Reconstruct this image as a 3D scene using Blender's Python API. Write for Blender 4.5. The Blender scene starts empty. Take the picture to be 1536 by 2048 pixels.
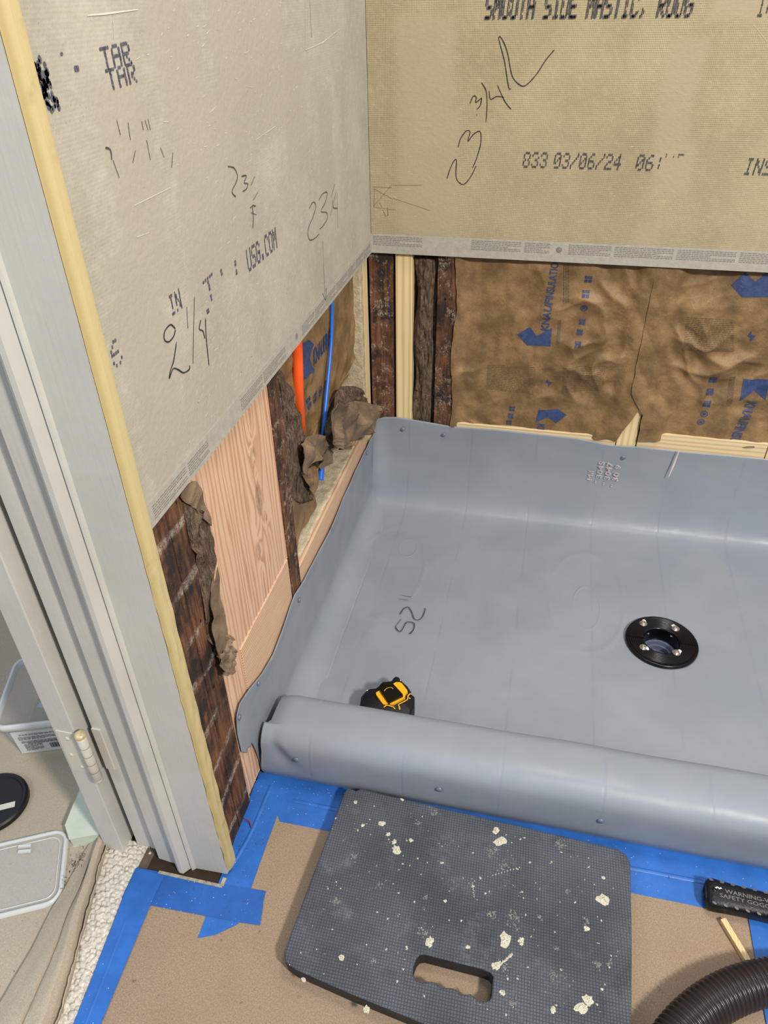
import bpy, math, random
from mathutils import Vector, Matrix, noise, geometry
random.seed(7)
scene = bpy.context.scene
COL = scene.collection

# ---------------------------------------------------------------- camera, world, lights, exposure
YAW, PITCH, ROLL, FPX = -0.2295231, 0.6244655, -0.0182368, 1450.0
CAM = Vector((0.39146, -1.59965, 1.15))
fw = Vector((math.sin(YAW)*math.cos(PITCH), math.cos(YAW)*math.cos(PITCH), -math.sin(PITCH)))
rt = Vector((math.cos(YAW), -math.sin(YAW), 0)); up = rt.cross(fw)
rt2 = rt*math.cos(ROLL)+up*math.sin(ROLL); up2 = -rt*math.sin(ROLL)+up*math.cos(ROLL)
cd = bpy.data.cameras.new('camera'); cam = bpy.data.objects.new('camera', cd); COL.objects.link(cam)
m = Matrix.Identity(4)
for i in range(3):
    m[i][0] = rt2[i]; m[i][1] = up2[i]; m[i][2] = -fw[i]; m[i][3] = CAM[i]
cam.matrix_world = m
cd.sensor_fit = 'VERTICAL'; cd.sensor_height = 36.0; cd.lens = FPX/2048*36; cd.clip_start = .02
scene.camera = cam
w = bpy.data.worlds.new('world'); scene.world = w; w.use_nodes = True
wt = w.node_tree; bg = wt.nodes['Background']; bg.inputs[1].default_value = 1.0
tc_ = wt.nodes.new('ShaderNodeTexCoord'); sx_ = wt.nodes.new('ShaderNodeSeparateXYZ'); wt.links.new(tc_.outputs['Generated'], sx_.inputs[0])
cr_ = wt.nodes.new('ShaderNodeValToRGB'); mr_ = wt.nodes.new('ShaderNodeMapRange'); mr_.inputs[1].default_value = -1
wt.links.new(sx_.outputs[2], mr_.inputs[0]); wt.links.new(mr_.outputs[0], cr_.inputs[0]); wt.links.new(cr_.outputs[0], bg.inputs[0])
cr_.color_ramp.elements[0].position = .45; cr_.color_ramp.elements[0].color = (.16, .17, .18, 1)      # low: dim room
cr_.color_ramp.elements[1].position = .85; cr_.color_ramp.elements[1].color = (.56, .64, .77, 1)      # bright ceiling
e_ = cr_.color_ramp.elements.new(.58); e_.color = (.25, .28, .33, 1)
def area(name, loc, target, size, power, color):
    l = bpy.data.lights.new(name, 'AREA'); l.shape = 'DISK'; l.size = size; l.energy = power; l.color = color
    o = bpy.data.objects.new(name, l); COL.objects.link(o); o.location = loc
    o.rotation_euler = (Vector(target)-Vector(loc)).to_track_quat('-Z', 'Y').to_euler(); return o
area('work_lamp', (1.75, -2.25, 2.25), (.2, -.6, .1), .28, 84, (1.0, .93, .84))
area('ceiling_lamp', (.75, -.55, 2.5), (.45, -.5, 0), .5, 17, (1.0, .95, .90))
area('doorway_daylight', (-1.1, -2.6, 1.9), (-.1, -1.0, .3), .6, 11, (.86, .93, 1.0))
scene.view_settings.view_transform = 'Standard'; scene.view_settings.look = 'None'
scene.view_settings.exposure = 0.0; scene.view_settings.gamma = 1.0
scene.view_settings.use_curve_mapping = False

# ---------------------------------------------------------------- helpers
def on_plane(u, v, ax, val):
    """the point of a real plane (axis = value) that a photograph pixel shows"""
    d = rt2*(u-768)-up2*(v-1024)+fw*FPX; i = 'xyz'.index(ax)
    return CAM+d*((val-CAM[i])/d[i])
def crop(u0, v0, s, pts): return [(u0+a/s, v0+b/s) for a, b in pts]
def c4(a, b): return (260+a/3.072, 900+b/3.072)
def lin(c):
    r = []
    for x in c[:3]:
        x /= 255.0; r.append(x/12.92 if x <= .04045 else ((x+.055)/1.055)**2.4)
    return (r[0], r[1], r[2], 1)
def tag(o, label=None, cat=None, group=None, kind=None):
    if label: o['label'] = label
    if cat: o['category'] = cat
    if group: o['group'] = group
    if kind: o['kind'] = kind
    return o
ORG = {}
def empty(name, loc):
    o = bpy.data.objects.new(name, None); COL.objects.link(o); o.location = loc; o.empty_display_size = .02
    ORG[o] = Vector(loc); return o
def origin(p): return ORG[p]
def mo(name, vf, mat, parent=None, smooth=False, mats=None, fm=None):
    vs, fs = vf
    vs = [Vector(v) for v in vs]
    if parent is not None: b = ORG[parent]
    else:
        lo = [min(v[i] for v in vs) for i in range(3)]; hi = [max(v[i] for v in vs) for i in range(3)]
        b = Vector(((lo[0]+hi[0])/2, (lo[1]+hi[1])/2, lo[2]))
    me = bpy.data.meshes.new(name); me.from_pydata([v-b for v in vs], [], fs); me.update()
    for mm in (mats or [mat]): me.materials.append(mm)
    if fm:
        for p, k in zip(me.polygons, fm): p.material_index = k
    if smooth:
        for p in me.polygons: p.use_smooth = True
    o = bpy.data.objects.new(name, me); COL.objects.link(o); ORG[o] = b
    if parent is not None: o.parent = parent
    else: o.location = b
    return o
def join(*vfs):
    V = []; F = []
    for vs, fs in vfs:
        n = len(V); V += [Vector(v) for v in vs]; F += [tuple(i+n for i in f) for f in fs]
    return V, F
def box(x0, x1, y0, y1, z0, z1):
    v = [(x, y, z) for x in (x0, x1) for y in (y0, y1) for z in (z0, z1)]
    return v, [(0, 1, 3, 2), (4, 6, 7, 5), (0, 4, 5, 1), (2, 3, 7, 6), (0, 2, 6, 4), (1, 5, 7, 3)]
def prism(poly, d):
    """closed polygon (3-D points) pushed along vector d"""
    n = len(poly); P = [Vector(p) for p in poly]; D = Vector(d)
    v = P+[p+D for p in P]
    tris = geometry.tessellate_polygon([P])
    f = [tuple(t) for t in tris]+[tuple(n+i for i in reversed(t)) for t in tris]
    f += [(i, (i+1) % n, n+(i+1) % n, n+i) for i in range(n)]
    return v, f
def grid(fn, nu, nv):
    v = [fn(i/nu, j/nv) for i in range(nu+1) for j in range(nv+1)]
    f = [(i*(nv+1)+j, (i+1)*(nv+1)+j, (i+1)*(nv+1)+j+1, i*(nv+1)+j+1) for i in range(nu) for j in range(nv)]
    return v, f
def lathe(prof, c, axis=(0, 0, 1), n=40):
    """prof: list of (radius, height) about axis through c"""
    A = Vector(axis).normalized(); q = A.to_track_quat('Z', 'Y'); v = []; f = []
    for k in range(n):
        a = 2*math.pi*k/n
        for r, h in prof: v.append(Vector(c)+q @ Vector((r*math.cos(a), r*math.sin(a), h)))
    mth = len(prof)
    for k in range(n):
        for j in range(mth-1):
            f.append((k*mth+j, ((k+1) % n)*mth+j, ((k+1) % n)*mth+j+1, k*mth+j+1))
    return v, f
def tube(path, r, n=12, cap=True):
    P = [Vector(p) for p in path]; v = []; f = []; up_ = Vector((.31, .2, .93)).normalized()
    for i, p in enumerate(P):
        t = (P[min(i+1, len(P)-1)]-P[max(i-1, 0)]).normalized()
        a = t.cross(up_).normalized(); b = t.cross(a); rr = r(i/(len(P)-1)) if callable(r) else r
        for k in range(n): v.append(p+a*rr*math.cos(2*math.pi*k/n)+b*rr*math.sin(2*math.pi*k/n))
    for i in range(len(P)-1):
        for k in range(n): f.append((i*n+k, i*n+(k+1) % n, (i+1)*n+(k+1) % n, (i+1)*n+k))
    if cap: f += [tuple(range(n)), tuple(range((len(P)-1)*n, len(P)*n))]
    return v, f
def smooth_path(pts, k=6):
    P = [Vector(p) for p in pts]; out = []
    for i in range(len(P)-1):
        a, b, c, d = P[max(i-1, 0)], P[i], P[i+1], P[min(i+2, len(P)-1)]
        for j in range(k):
            t = j/k; out.append(.5*((2*b)+(c-a)*t+(2*a-5*b+4*c-d)*t*t+(3*b-a-3*c+d)*t**3))
    out.append(P[-1]); return out
def ribbon(pts, n, wd, off=.0006, taper=True):
    """marker stroke: flat ribbon of width wd lying on a surface with normal n"""
    P = [Vector(p) for p in pts]; N = Vector(n); v = []; f = []
    for i, p in enumerate(P):
        t = (P[min(i+1, len(P)-1)]-P[max(i-1, 0)])
        if t.length < 1e-9: t = Vector((1, 0, 0))
        s = t.normalized().cross(N).normalized(); ww = wd/2*(.85+.3*noise.noise(p*90))
        if taper and i in (0, len(P)-1): ww *= .5
        v += [p+s*ww+N*off, p-s*ww+N*off]
    f = [(2*i, 2*i+1, 2*i+3, 2*i+2) for i in range(len(P)-1)]
    return v, f
def strokes(px_lists, ax, val, n, wd, smooth=True, off=.0006):
    r = []
    for l in px_lists:
        P = [on_plane(u, v, ax, val) for u, v in l]
        if smooth and len(P) > 2: P = smooth_path(P, 5)
        r.append(ribbon(P, n, wd, off))
    return join(*r)
def text2d(s, bold=0., shear=0., res=2):
    cu = bpy.data.curves.new('t', 'FONT'); cu.body = s; cu.offset = bold; cu.shear = shear; cu.resolution_u = res; cu.size = 1
    o = bpy.data.objects.new('t', cu); COL.objects.link(o)
    dg = bpy.context.evaluated_depsgraph_get(); me = o.evaluated_get(dg).to_mesh()
    v = [(p.co.x, p.co.y) for p in me.vertices]; f = [tuple(p.vertices) for p in me.polygons]
    o.evaluated_get(dg).to_mesh_clear(); bpy.data.objects.remove(o); bpy.data.curves.remove(cu)
    x0 = min(a for a, b in v); x1 = max(a for a, b in v)
    return [((a-x0)/(x1-x0), b/.7) for a, b in v], f     # width 0..1, cap height 1
def text_on(s, A, B, h, n, off=.0006, mp=None, **k):
    """text from point A to point B (baseline), cap height h, surface normal n"""
    A = Vector(A); B = Vector(B); r = (B-A); N = Vector(n); u_ = N.cross(r).normalized()*h
    v, f = text2d(s, **k); P = [A+r*a+u_*b for a, b in v]
    P = [mp(p) if mp else p for p in P]
    return [p+N*off for p in P], f
G57 = {'A': '01110 10001 10001 11111 10001 10001 10001', 'C': '01110 10001 10000 10000 10000 10001 01110', 'D': '11110 10001 10001 10001 10001 10001 11110',
 'E': '11111 10000 10000 11110 10000 10000 11111', 'G': '01110 10001 10000 10111 10001 10001 01110', 'H': '10001 10001 10001 11111 10001 10001 10001',
 'I': '01110 00100 00100 00100 00100 00100 01110', 'M': '10001 11011 10101 10101 10001 10001 10001', 'N': '10001 11001 11001 10101 10011 10011 10001',
 'O': '01110 10001 10001 10001 10001 10001 01110', 'R': '11110 10001 10001 11110 10100 10010 10001', 'S': '01111 10000 10000 01110 00001 00001 11110',
 'T': '11111 00100 00100 00100 00100 00100 00100', 'U': '10001 10001 10001 10001 10001 10001 01110', '0': '01110 10001 10011 10101 11001 10001 01110',
 '1': '00100 01100 00100 00100 00100 00100 01110', '2': '01110 10001 00001 00110 01000 10000 11111', '3': '01110 10001 00001 00110 00001 10001 01110',
 '4': '00010 00110 01010 10010 11111 00010 00010', '6': '00110 01000 10000 11110 10001 10001 01110', '8': '01110 10001 10001 01110 10001 10001 01110',
 'B': '11110 10001 10001 11110 10001 10001 11110', '/': '00001 00001 00010 00100 01000 10000 10000', ':': '00000 00100 00100 00000 00100 00100 00000',
 ',': '00000 00000 00000 00000 00100 00100 01000', '.': '00000 00000 00000 00000 00000 01100 01100', "'": '00100 00100 00000 00000 00000 00000 00000',
 'F': '11111 10000 00000 00000 00000 00000 00000', ' ': '0 0 0 0 0 0 0'}
def dots(s, A, B, h, n, shear=0., off=.0006, fat=.5, drop=.03, tall=.42):
    """ink-jet dot-matrix print from A to B"""
    A = Vector(A); B = Vector(B); R = (B-A)/(len(s)*6-1); U = Vector(n).cross(B-A).normalized()*(h/7); N = Vector(n); v = []; f = []
    for ci, ch in enumerate(s):
        for row, bits in enumerate(G57[ch].split()):
            for c, bt in enumerate(bits):
                if bt == '1' and random.random() > drop:
                    y = 6-row; x = ci*6+c+shear*y; jx = random.uniform(-.08, .08)
                    p = A+R*(x+.5+jx)+U*(y+.5); k = len(v); fw_ = fat*random.uniform(.9, 1.2)
                    q = [(-.6*fw_, -tall), (.0, -tall*1.15), (.6*fw_, -tall), (.75*fw_, 0), (.6*fw_, tall), (0, tall*1.15), (-.6*fw_, tall), (-.75*fw_, 0)]
                    v += [p+R*a+U*b+N*off for a, b in q]; f.append(tuple(range(k, k+8)))
    return v, f
def fine_print(A, r, u_, n, width, rows, pitch, rng, off=.0005, th=.45):
    """a block of unreadably small print: rows of word-long dashes"""
    v = []; f = []; A = Vector(A); r = Vector(r); u_ = Vector(u_); N = Vector(n)
    for k in range(rows):
        x = 0; end = width*(1 if k % 4 != 3 else rng.uniform(.4, .8))
        while x < end:
            l = min(rng.uniform(.003, .009), end-x); p = A+r*x+u_*(-k*pitch)+N*off; i = len(v)
            v += [p, p+r*l, p+r*l+u_*pitch*th, p+u_*pitch*th]; f.append((i, i+1, i+2, i+3)); x += l+.0013
    return v, f
def sheet(outline, centre, nrm, amp, freq, rings=10, dens=4, seed=0, bulge=0.):
    """crumpled sheet filling an outline"""
    O = smooth_path(list(outline)+[outline[0]], dens)[:-1]; c = Vector(centre); N = Vector(nrm); v = [c.copy()]; f = []
    def disp(p, k):
        q = p*freq+Vector((seed, seed*1.7, 0))
        n1 = noise.noise(q*.5); a = 1-abs(math.sin(q.y+q.z*.6+n1*4))*2; b = 1-abs(math.sin(q.z*1.5-q.y*.8+n1*5))*2; c_ = noise.noise(q*1.4)
        return N*(amp*(a*.30+b*.25+c_*.6)+bulge*(1-k*k))
    n = len(O)
    for i in range(1, rings+1):
        k = i/rings
        for p in O:
            q = c.lerp(p, k); v.append(q+disp(q, k))
    v[0] = c+disp(c, 0)
    f += [(0, 1+i, 1+(i+1) % n) for i in range(n)]
    for r_ in range(rings-1):
        a = 1+r_*n; b = a+n
        f += [(a+i, b+i, b+(i+1) % n, a+(i+1) % n) for i in range(n)]
    return v, f
def bevel(o, wd, seg=2):
    b = o.modifiers.new('bevel', 'BEVEL'); b.width = wd; b.segments = seg; b.limit_method = 'ANGLE'; b.angle_limit = .6; return o
def solid(o, t, off=0):
    b = o.modifiers.new('thick', 'SOLIDIFY'); b.thickness = t; b.offset = off; return o

# ---------------------------------------------------------------- materials
class NB:
    def __init__(s, name, rough=.6, metal=0., spec=.5):
        s.m = bpy.data.materials.new(name); s.m.use_nodes = True; s.t = s.m.node_tree
        s.b = s.t.nodes['Principled BSDF']; s.b.inputs['Roughness'].default_value = rough
        s.b.inputs['Metallic'].default_value = metal; s.b.inputs['Specular IOR Level'].default_value = spec
    def n(s, ty, **k):
        nd = s.t.nodes.new(ty)
        for a, b in k.items():
            if a.startswith('_'): setattr(nd, a[1:], b)
        return nd
    def put(s, sock, val):
        if hasattr(val, 'is_output'): s.t.links.new(val, sock)
        elif val is not None: sock.default_value = val
    def pos(s, world=True, scale=(1, 1, 1), rot=(0, 0, 0), loc=(0, 0, 0)):
        o = s.n('ShaderNodeNewGeometry').outputs['Position'] if world else s.n('ShaderNodeTexCoord').outputs['Object']
        mp = s.n('ShaderNodeMapping'); s.put(mp.inputs['Vector'], o); mp.inputs['Scale'].default_value = scale
        mp.inputs['Rotation'].default_value = rot; mp.inputs['Location'].default_value = loc; return mp.outputs[0]
    def noise(s, vec, scale, det=4, rough=.55, dist=0., out='Fac'):
        n = s.n('ShaderNodeTexNoise'); s.put(n.inputs['Vector'], vec); n.inputs['Scale'].default_value = scale
        n.inputs['Detail'].default_value = det; n.inputs['Roughness'].default_value = rough; n.inputs['Distortion'].default_value = dist
        return n.outputs[out]
    def voro(s, vec, scale, feat='F1', out='Distance', rnd=1.):
        n = s.n('ShaderNodeTexVoronoi', _feature=feat); s.put(n.inputs['Vector'], vec); n.inputs['Scale'].default_value = scale
        n.inputs['Randomness'].default_value = rnd; return n.outputs[out]
    def wave(s, vec, scale, dist=0., det=2, ds=1., dr='X', ty='BANDS'):
        n = s.n('ShaderNodeTexWave', _wave_type=ty, _bands_direction=dr); s.put(n.inputs['Vector'], vec); n.inputs['Scale'].default_value = scale
        n.inputs['Distortion'].default_value = dist; n.inputs['Detail'].default_value = det; n.inputs['Detail Scale'].default_value = ds
        return n.outputs['Fac']
    def math(s, op, a, b=0., c=0.):
        n = s.n('ShaderNodeMath', _operation=op)
        for i, x in enumerate((a, b, c)): s.put(n.inputs[i], x)
        return n.outputs[0]
    def ramp(s, fac, a, b, c0=0., c1=1.):
        n = s.n('ShaderNodeMapRange', _interpolation_type='SMOOTHSTEP'); s.put(n.inputs[0], fac)
        for i, x in enumerate((a, b, c0, c1)): s.put(n.inputs[i+1], x)
        return n.outputs[0]
    def mix(s, fac, a, b, mode='MIX'):
        n = s.n('ShaderNodeMix', _data_type='RGBA', _blend_type=mode); s.put(n.inputs['Factor'], fac)
        for i, x in ((6, a), (7, b)): s.put(n.inputs[i], lin(x) if isinstance(x, tuple) else x)
        return n.outputs[2]
    def sep(s, vec):
        n = s.n('ShaderNodeSeparateXYZ'); s.put(n.inputs[0], vec); return n.outputs
    def color(s, c): s.put(s.b.inputs['Base Color'], lin(c) if isinstance(c, tuple) else c); return s
    def rough(s, r): s.put(s.b.inputs['Roughness'], r); return s
    def bump(s, h, dist=.001, strength=1.):
        n = s.n('ShaderNodeBump'); s.put(n.inputs['Height'], h); n.inputs['Distance'].default_value = dist; n.inputs['Strength'].default_value = strength
        if s.b.inputs['Normal'].is_linked: s.t.links.new(s.b.inputs['Normal'].links[0].from_socket, n.inputs['Normal'])
        s.t.links.new(n.outputs[0], s.b.inputs['Normal']); return s
def plain(name, c, rough=.6, metal=0., spec=.5, nz=.08, sc=40, bd=0.):
    k = NB(name, rough, metal, spec); p = k.pos(); f = k.noise(p, sc)
    d = tuple(max(0, x*(1-nz*2)) for x in c); l = tuple(min(255, x*(1+nz)) for x in c)
    k.color(k.mix(f, d, l))
    if bd: k.bump(k.noise(p, sc*4), bd)
    return k.m

def cement(name, base, dark, patchc, patches, axis, weave):
    k = NB(name, .82, spec=.3); p = k.pos(); X = k.sep(p); a = X[axis]; z = X[2]
    col = k.mix(k.ramp(k.noise(p, 7, 5), .3, .72), dark, base)
    col = k.mix(k.math('MULTIPLY', k.ramp(k.noise(p, 60, 5, .65), .45, .75), .3), col, tuple(min(255, c+22) for c in base))
    nz = k.math('MULTIPLY', k.math('SUBTRACT', k.noise(p, 30, 5, .6), .5), .045); mask = None
    for (a0, z0, ha, hz) in patches:
        d = k.math('MAXIMUM', k.math('SUBTRACT', k.math('ABSOLUTE', k.math('SUBTRACT', a, a0)), ha),
                   k.math('SUBTRACT', k.math('ABSOLUTE', k.math('SUBTRACT', z, z0)), hz))
        mk = k.ramp(k.math('ADD', d, nz), .012, -.010)
        mask = mk if mask is None else k.math('MAXIMUM', mask, mk)
    w1 = k.math('SINE', k.math('MULTIPLY', a, 2*math.pi/.0031)); w2 = k.math('SINE', k.math('MULTIPLY', z, 2*math.pi/.0034))
    wv = k.math('MULTIPLY', k.math('ADD', w1, w2), k.math('SUBTRACT', 1., k.math('MULTIPLY', mask, .85)))
    col = k.mix(k.math('MULTIPLY', k.ramp(wv, -2., 2.), weave), col, tuple(int(c*.62) for c in dark))
    col = k.mix(k.math('MULTIPLY', mask, .72), col, patchc)
    # small dark pits
    pit = k.ramp(k.voro(p, 190), .13, .05)
    pit = k.math('MULTIPLY', pit, k.ramp(k.noise(p, 22), .5, .62))
    col = k.mix(k.math('MULTIPLY', pit, .55), col, (70, 64, 52))
    k.color(col); k.bump(k.math('MULTIPLY', wv, weave), .0006, .6); k.bump(k.noise(p, 130, 4), .0012, .6)
    return k.m
M = {}
M['board_back'] = cement('cement_board_woven', (183, 169, 136), (166, 153, 121), (170, 156, 130),
    [(.115, 1.02, .055, .09), (.125, .84, .06, .12), (.583, .97, .03, .10), (.60, .865, .032, .045), (.575, .72, .025, .045), (.66, 1.12, .05, .02)], 0, .34)
M['board_left'] = cement('cement_board_smooth', (178, 172, 156), (162, 156, 140), (168, 159, 144),
    [(-.80, 1.08, .05, .2), (-.93, .99, .045, .1), (-.60, 1.08, .12, .09), (-.97, .83, .045, .12), (-.72, .96, .05, .10), (-.45, 1.0, .05, .08), (-.30, .92, .04, .1), (-.86, .74, .07, .03)], 1, .05)
M['board_core'] = plain('cement_core', (120, 116, 104), .95, bd=.001)

def ink(name, c, brk=.35, sc=260):
    k = NB(name, .75); p = k.pos(); k.color(k.mix(k.ramp(k.noise(p, sc, 3), .35, .65), c, tuple(int(x+(150-x)*brk) for x in c))); return k.m
M['ink'] = ink('printed_ink', (52, 50, 52)); M['ink_blue'] = ink('worn_blue_black_ink', (66, 66, 80), .4)
M['pencil'] = ink('graphite', (62, 58, 52), .3); M['marker'] = ink('marker', (36, 34, 36), .1)
M['fine'] = ink('fine_print_ink', (118, 115, 108), .3); M['scratch'] = plain('chalky_scratch', (212, 206, 190), .9)
M['tape_paper'] = plain('board_edge_tape', (172, 167, 154), .7, sc=80, bd=.0005)

def wood(name, light, dark, along='z', period=.012, distort=2.2, knots=(), ax=1, rough=.65, dirt=None, planed=1.):
    """grain: bands across the board, stretched along its length"""
    k = NB(name, rough, spec=.3); X = k.sep(k.pos())
    g = {'x': 0, 'y': 1, 'z': 2}[along]
    oth = [i for i in range(3) if i != g]
    cmb = k.n('ShaderNodeCombineXYZ'); acc = k.math('ADD', k.math('MULTIPLY', X[oth[0]], .93), X[oth[1]])
    for j, (a0, z0, r, amt) in enumerate(knots):
        da = k.math('SUBTRACT', X[ax], a0); dz = k.math('MULTIPLY', k.math('SUBTRACT', X[g if g != ax else 2], z0), .42)
        d2 = k.math('ADD', k.math('MULTIPLY', da, da), k.math('MULTIPLY', dz, dz))
        e = k.math('POWER', 2.718, k.math('MULTIPLY', d2, -1/(r*r)))
        acc = k.math('ADD', acc, k.math('MULTIPLY', e, k.math('MULTIPLY', k.math('SIGN', da), amt)))
        knots_e = e if j == 0 else k.math('MAXIMUM', knots_e, k.ramp(e, .0, 1.))
    k.put(cmb.inputs[0], acc); k.put(cmb.inputs[1], k.math('MULTIPLY', X[g], .07)); cmb.inputs[2].default_value = .3
    v = cmb.outputs[0]
    wv = k.wave(v, .314/period, distort, 2, .55*.05/period, 'X')
    wv2 = k.math('POWER', wv, 2.2)
    fib = k.noise(v, 900, 3, .6)
    col = k.mix(wv2, light, dark)
    col = k.mix(k.math('MULTIPLY', k.ramp(k.noise(v, 14, 3), .35, .7), .35), col, tuple(int(a*.5+b*.5) for a, b in zip(light, dark)))
    col = k.mix(k.math('MULTIPLY', fib, .22), col, dark)
    if knots:
        kk = k.math('MULTIPLY', k.ramp(knots_e, .86, .985), k.ramp(fib, .2, .8)); col = k.mix(kk, col, tuple(int(c*.62) for c in dark))
    if dirt: 
        c2, lo, hi = dirt; col = k.mix(k.ramp(k.noise(k.pos(), 28, 5, .62), lo, hi), col, c2)
    k.color(col); k.bump(wv2, .0006, .5); k.bump(fib, .0006, .5)
    return k.m
M['fir'] = wood('fir_face', (222, 188, 158), (188, 142, 110), 'z', .0115, 6.5,
    [(-.722, .585, .013, .022), (-.752, .415, .012, .022), (-.708, .452, .008, .016), (-.727, .50, .030, .022)], 1)
M['fir_h'] = wood('fir_edge_grain', (220, 190, 158), (186, 140, 108), 'y', .0058, 1.6, (), 2)
M['fir_x'] = wood('pine_edge_grain', (222, 204, 164), (204, 172, 128), 'x', .011, 2.5, (), 2)
M['pine'] = wood('new_pine', (232, 213, 168), (205, 176, 120), 'z', .014, 2.0, (), 0)
M['jamb_edge'] = wood('raw_jamb_edge', (196, 179, 132), (174, 156, 106), 'z', .03, 2.0, (), 1, dirt=((158, 148, 102), .55, .85))
M['splinter'] = wood('splinter_wood', (226, 200, 150), (205, 170, 118), 'y', .004, .4, (), 0)

def old_wood(name, axis, lath, pale=(176, 160, 140)):
    k = NB(name, .85, spec=.25); p = k.pos(); X = k.sep(p); a = X[axis]
    st = k.pos(scale=(1, 1, .09)); g = k.noise(st, 160, 4, .65)
    col = k.mix(k.ramp(g, .3, .7), (62, 41, 30), (124, 84, 60))
    col = k.mix(k.ramp(k.noise(p, 16, 4, .6), .42, .62), col, (46, 38, 35))
    col = k.mix(k.math('MULTIPLY', k.ramp(k.noise(st, 70, 3), .5, .7), .5), col, (124, 84, 56))
    if lath:
        s_ = k.wave(k.pos(scale=(.6, .6, 1)), .314/lath, 3.2, 3, 2, 'Z')
        mk = k.math('MULTIPLY', k.math('MULTIPLY', k.ramp(s_, .85, 1.), k.ramp(k.noise(p, 19, 4), .40, .60)), k.ramp(k.noise(p, 170, 6, .85), .40, .62))
        mk = k.math('MAXIMUM', mk, k.math('MULTIPLY', k.ramp(k.noise(p, 240, 5, .8), .60, .72), .5))
    else:
        mk = k.math('MULTIPLY', k.ramp(k.noise(p, 38, 5, .8), .50, .66), k.ramp(k.noise(k.pos(scale=(1, 1, .5)), 420, 3, .6), .40, .56))
    col = k.mix(k.math('MULTIPLY', mk, .8), col, pale)
    hole = k.ramp(k.voro(k.pos(scale=(1, 1, .6)), 34), .10, .05)
    col = k.mix(hole, col, (14, 10, 8))
    k.color(col); k.bump(g, .002, .8); k.bump(k.noise(p, 300, 3), .0015, .6); k.bump(k.math('SUBTRACT', 1., hole), .003, .6)
    return k.m
M['old_lath'] = old_wood('old_stud_with_plaster_lines', 1, .083, (190, 180, 168))
M['old'] = old_wood('old_stud_speckled', 0, 0)
M['old_paint'] = plain('old_cream_plaster_edge', (196, 180, 148), .85, nz=.2, sc=60, bd=.002)

def kraft(name, c=(148, 118, 80), d=(110, 86, 57)):
    k = NB(name, .55, spec=.35); p = k.pos()
    col = k.mix(k.ramp(k.noise(p, 18, 5, .6), .32, .68), d, c)
    col = k.mix(k.math('MULTIPLY', k.ramp(k.noise(p, 340, 3, .7), .52, .72), .45), col, tuple(int(x*.62) for x in d))
    k.color(col); k.bump(k.noise(p, 60, 5, .6, .4), .004, .5); return k.m
M['kraft'] = kraft('kraft_facing'); M['kraft_dark'] = kraft('kraft_scrap', (134, 112, 88), (98, 82, 65))
M['kblue'] = plain('kraft_blue_ink', (52, 70, 112), .6, nz=.2, sc=120)
M['kfine'] = plain('kraft_grey_ink', (104, 82, 62), .6)
k = NB('mineral_wool', .95, spec=.1); st = k.pos(scale=(1, 1, .25)); g = k.noise(st, 130, 6, .75, 1.5)
k.color(k.mix(k.ramp(g, .3, .7), (62, 50, 42), (150, 128, 108))); k.bump(g, .006, 1); k.bump(k.noise(k.pos(), 500, 3), .002); M['wool'] = k.m
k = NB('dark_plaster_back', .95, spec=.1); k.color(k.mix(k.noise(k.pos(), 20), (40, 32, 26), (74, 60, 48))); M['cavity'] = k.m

def painted(name, c, r=.38):
    k = NB(name, r, spec=.5); p = k.pos(); br = k.noise(k.pos(scale=(1, 1, .03)), 260, 3)
    col = k.mix(k.ramp(k.noise(p, 9, 3), .3, .7), tuple(int(x*.965) for x in c), c)
    chip = k.ramp(k.noise(p, 210, 2, .4), .79, .82)
    col = k.mix(chip, col, tuple(min(255, int(x*1.12)) for x in c))
    k.color(col); k.bump(br, .0007, .4); k.bump(k.noise(p, 45, 3), .0012, .35); return k.m
M['paint'] = painted('cream_grey_paint', (192, 190, 182)); M['paint_door'] = painted('door_paint', (198, 195, 188), .42)
M['gap'] = plain('brown_gap', (96, 72, 58), .9)

# liner: glossy flexible sheet with fold lines and faint imprints
k = NB('grey_pan_liner', .4, spec=.38); p = k.pos(); X = k.sep(p)
fx = k.math('PINGPONG', k.math('ADD', k.math('SUBTRACT', X[0], .085), 1.62), .081)
fold = k.ramp(fx, .0042, .0)
fold = k.math('MULTIPLY', fold, k.ramp(k.noise(k.pos(scale=(2, 8, 8)), 1.6, 2), .38, .6))
hgt = k.math('MULTIPLY', fold, -1.)
def ring(cx, cy, rx, ry, amp):
    dx = k.math('DIVIDE', k.math('SUBTRACT', X[0], cx), rx); dy = k.math('DIVIDE', k.math('SUBTRACT', X[1], cy), ry)
    r = k.math('SQRT', k.math('ADD', k.math('MULTIPLY', dx, dx), k.math('MULTIPLY', dy, dy)))
    return k.math('MULTIPLY', k.ramp(k.math('ABSOLUTE', k.math('SUBTRACT', r, 1.)), .10, 0.), amp)
onfloor = k.ramp(X[2], .04, .025)
emb = k.math('ADD', ring(.095, -.29, .085, .17, .8), ring(.125, -.20, .022, .035, .8))
emb = k.math('ADD', emb, ring(.56, -.30, .085, .165, .8)); emb = k.math('ADD', emb, ring(.56, -.33, .03, .07, .6))
emb = k.math('MULTIPLY', emb, k.math('MULTIPLY', onfloor, k.ramp(k.noise(p, 9), .35, .65)))
col = k.mix(k.ramp(k.noise(p, 5, 3), .35, .65), (133, 140, 148), (140, 146, 153))
col = k.mix(k.math('MULTIPLY', fold, .22), col, (112, 122, 146))
k.color(col); k.rough(k.ramp(k.noise(p, 14, 3), .3, .7, .36, .48))
k.bump(hgt, .0008, .35); k.bump(emb, .003, .4); k.bump(k.noise(p, 11, 3, .5), .006, .45); k.bump(k.noise(p, 900, 2), .0002, .25)
M['liner'] = k.m
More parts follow.
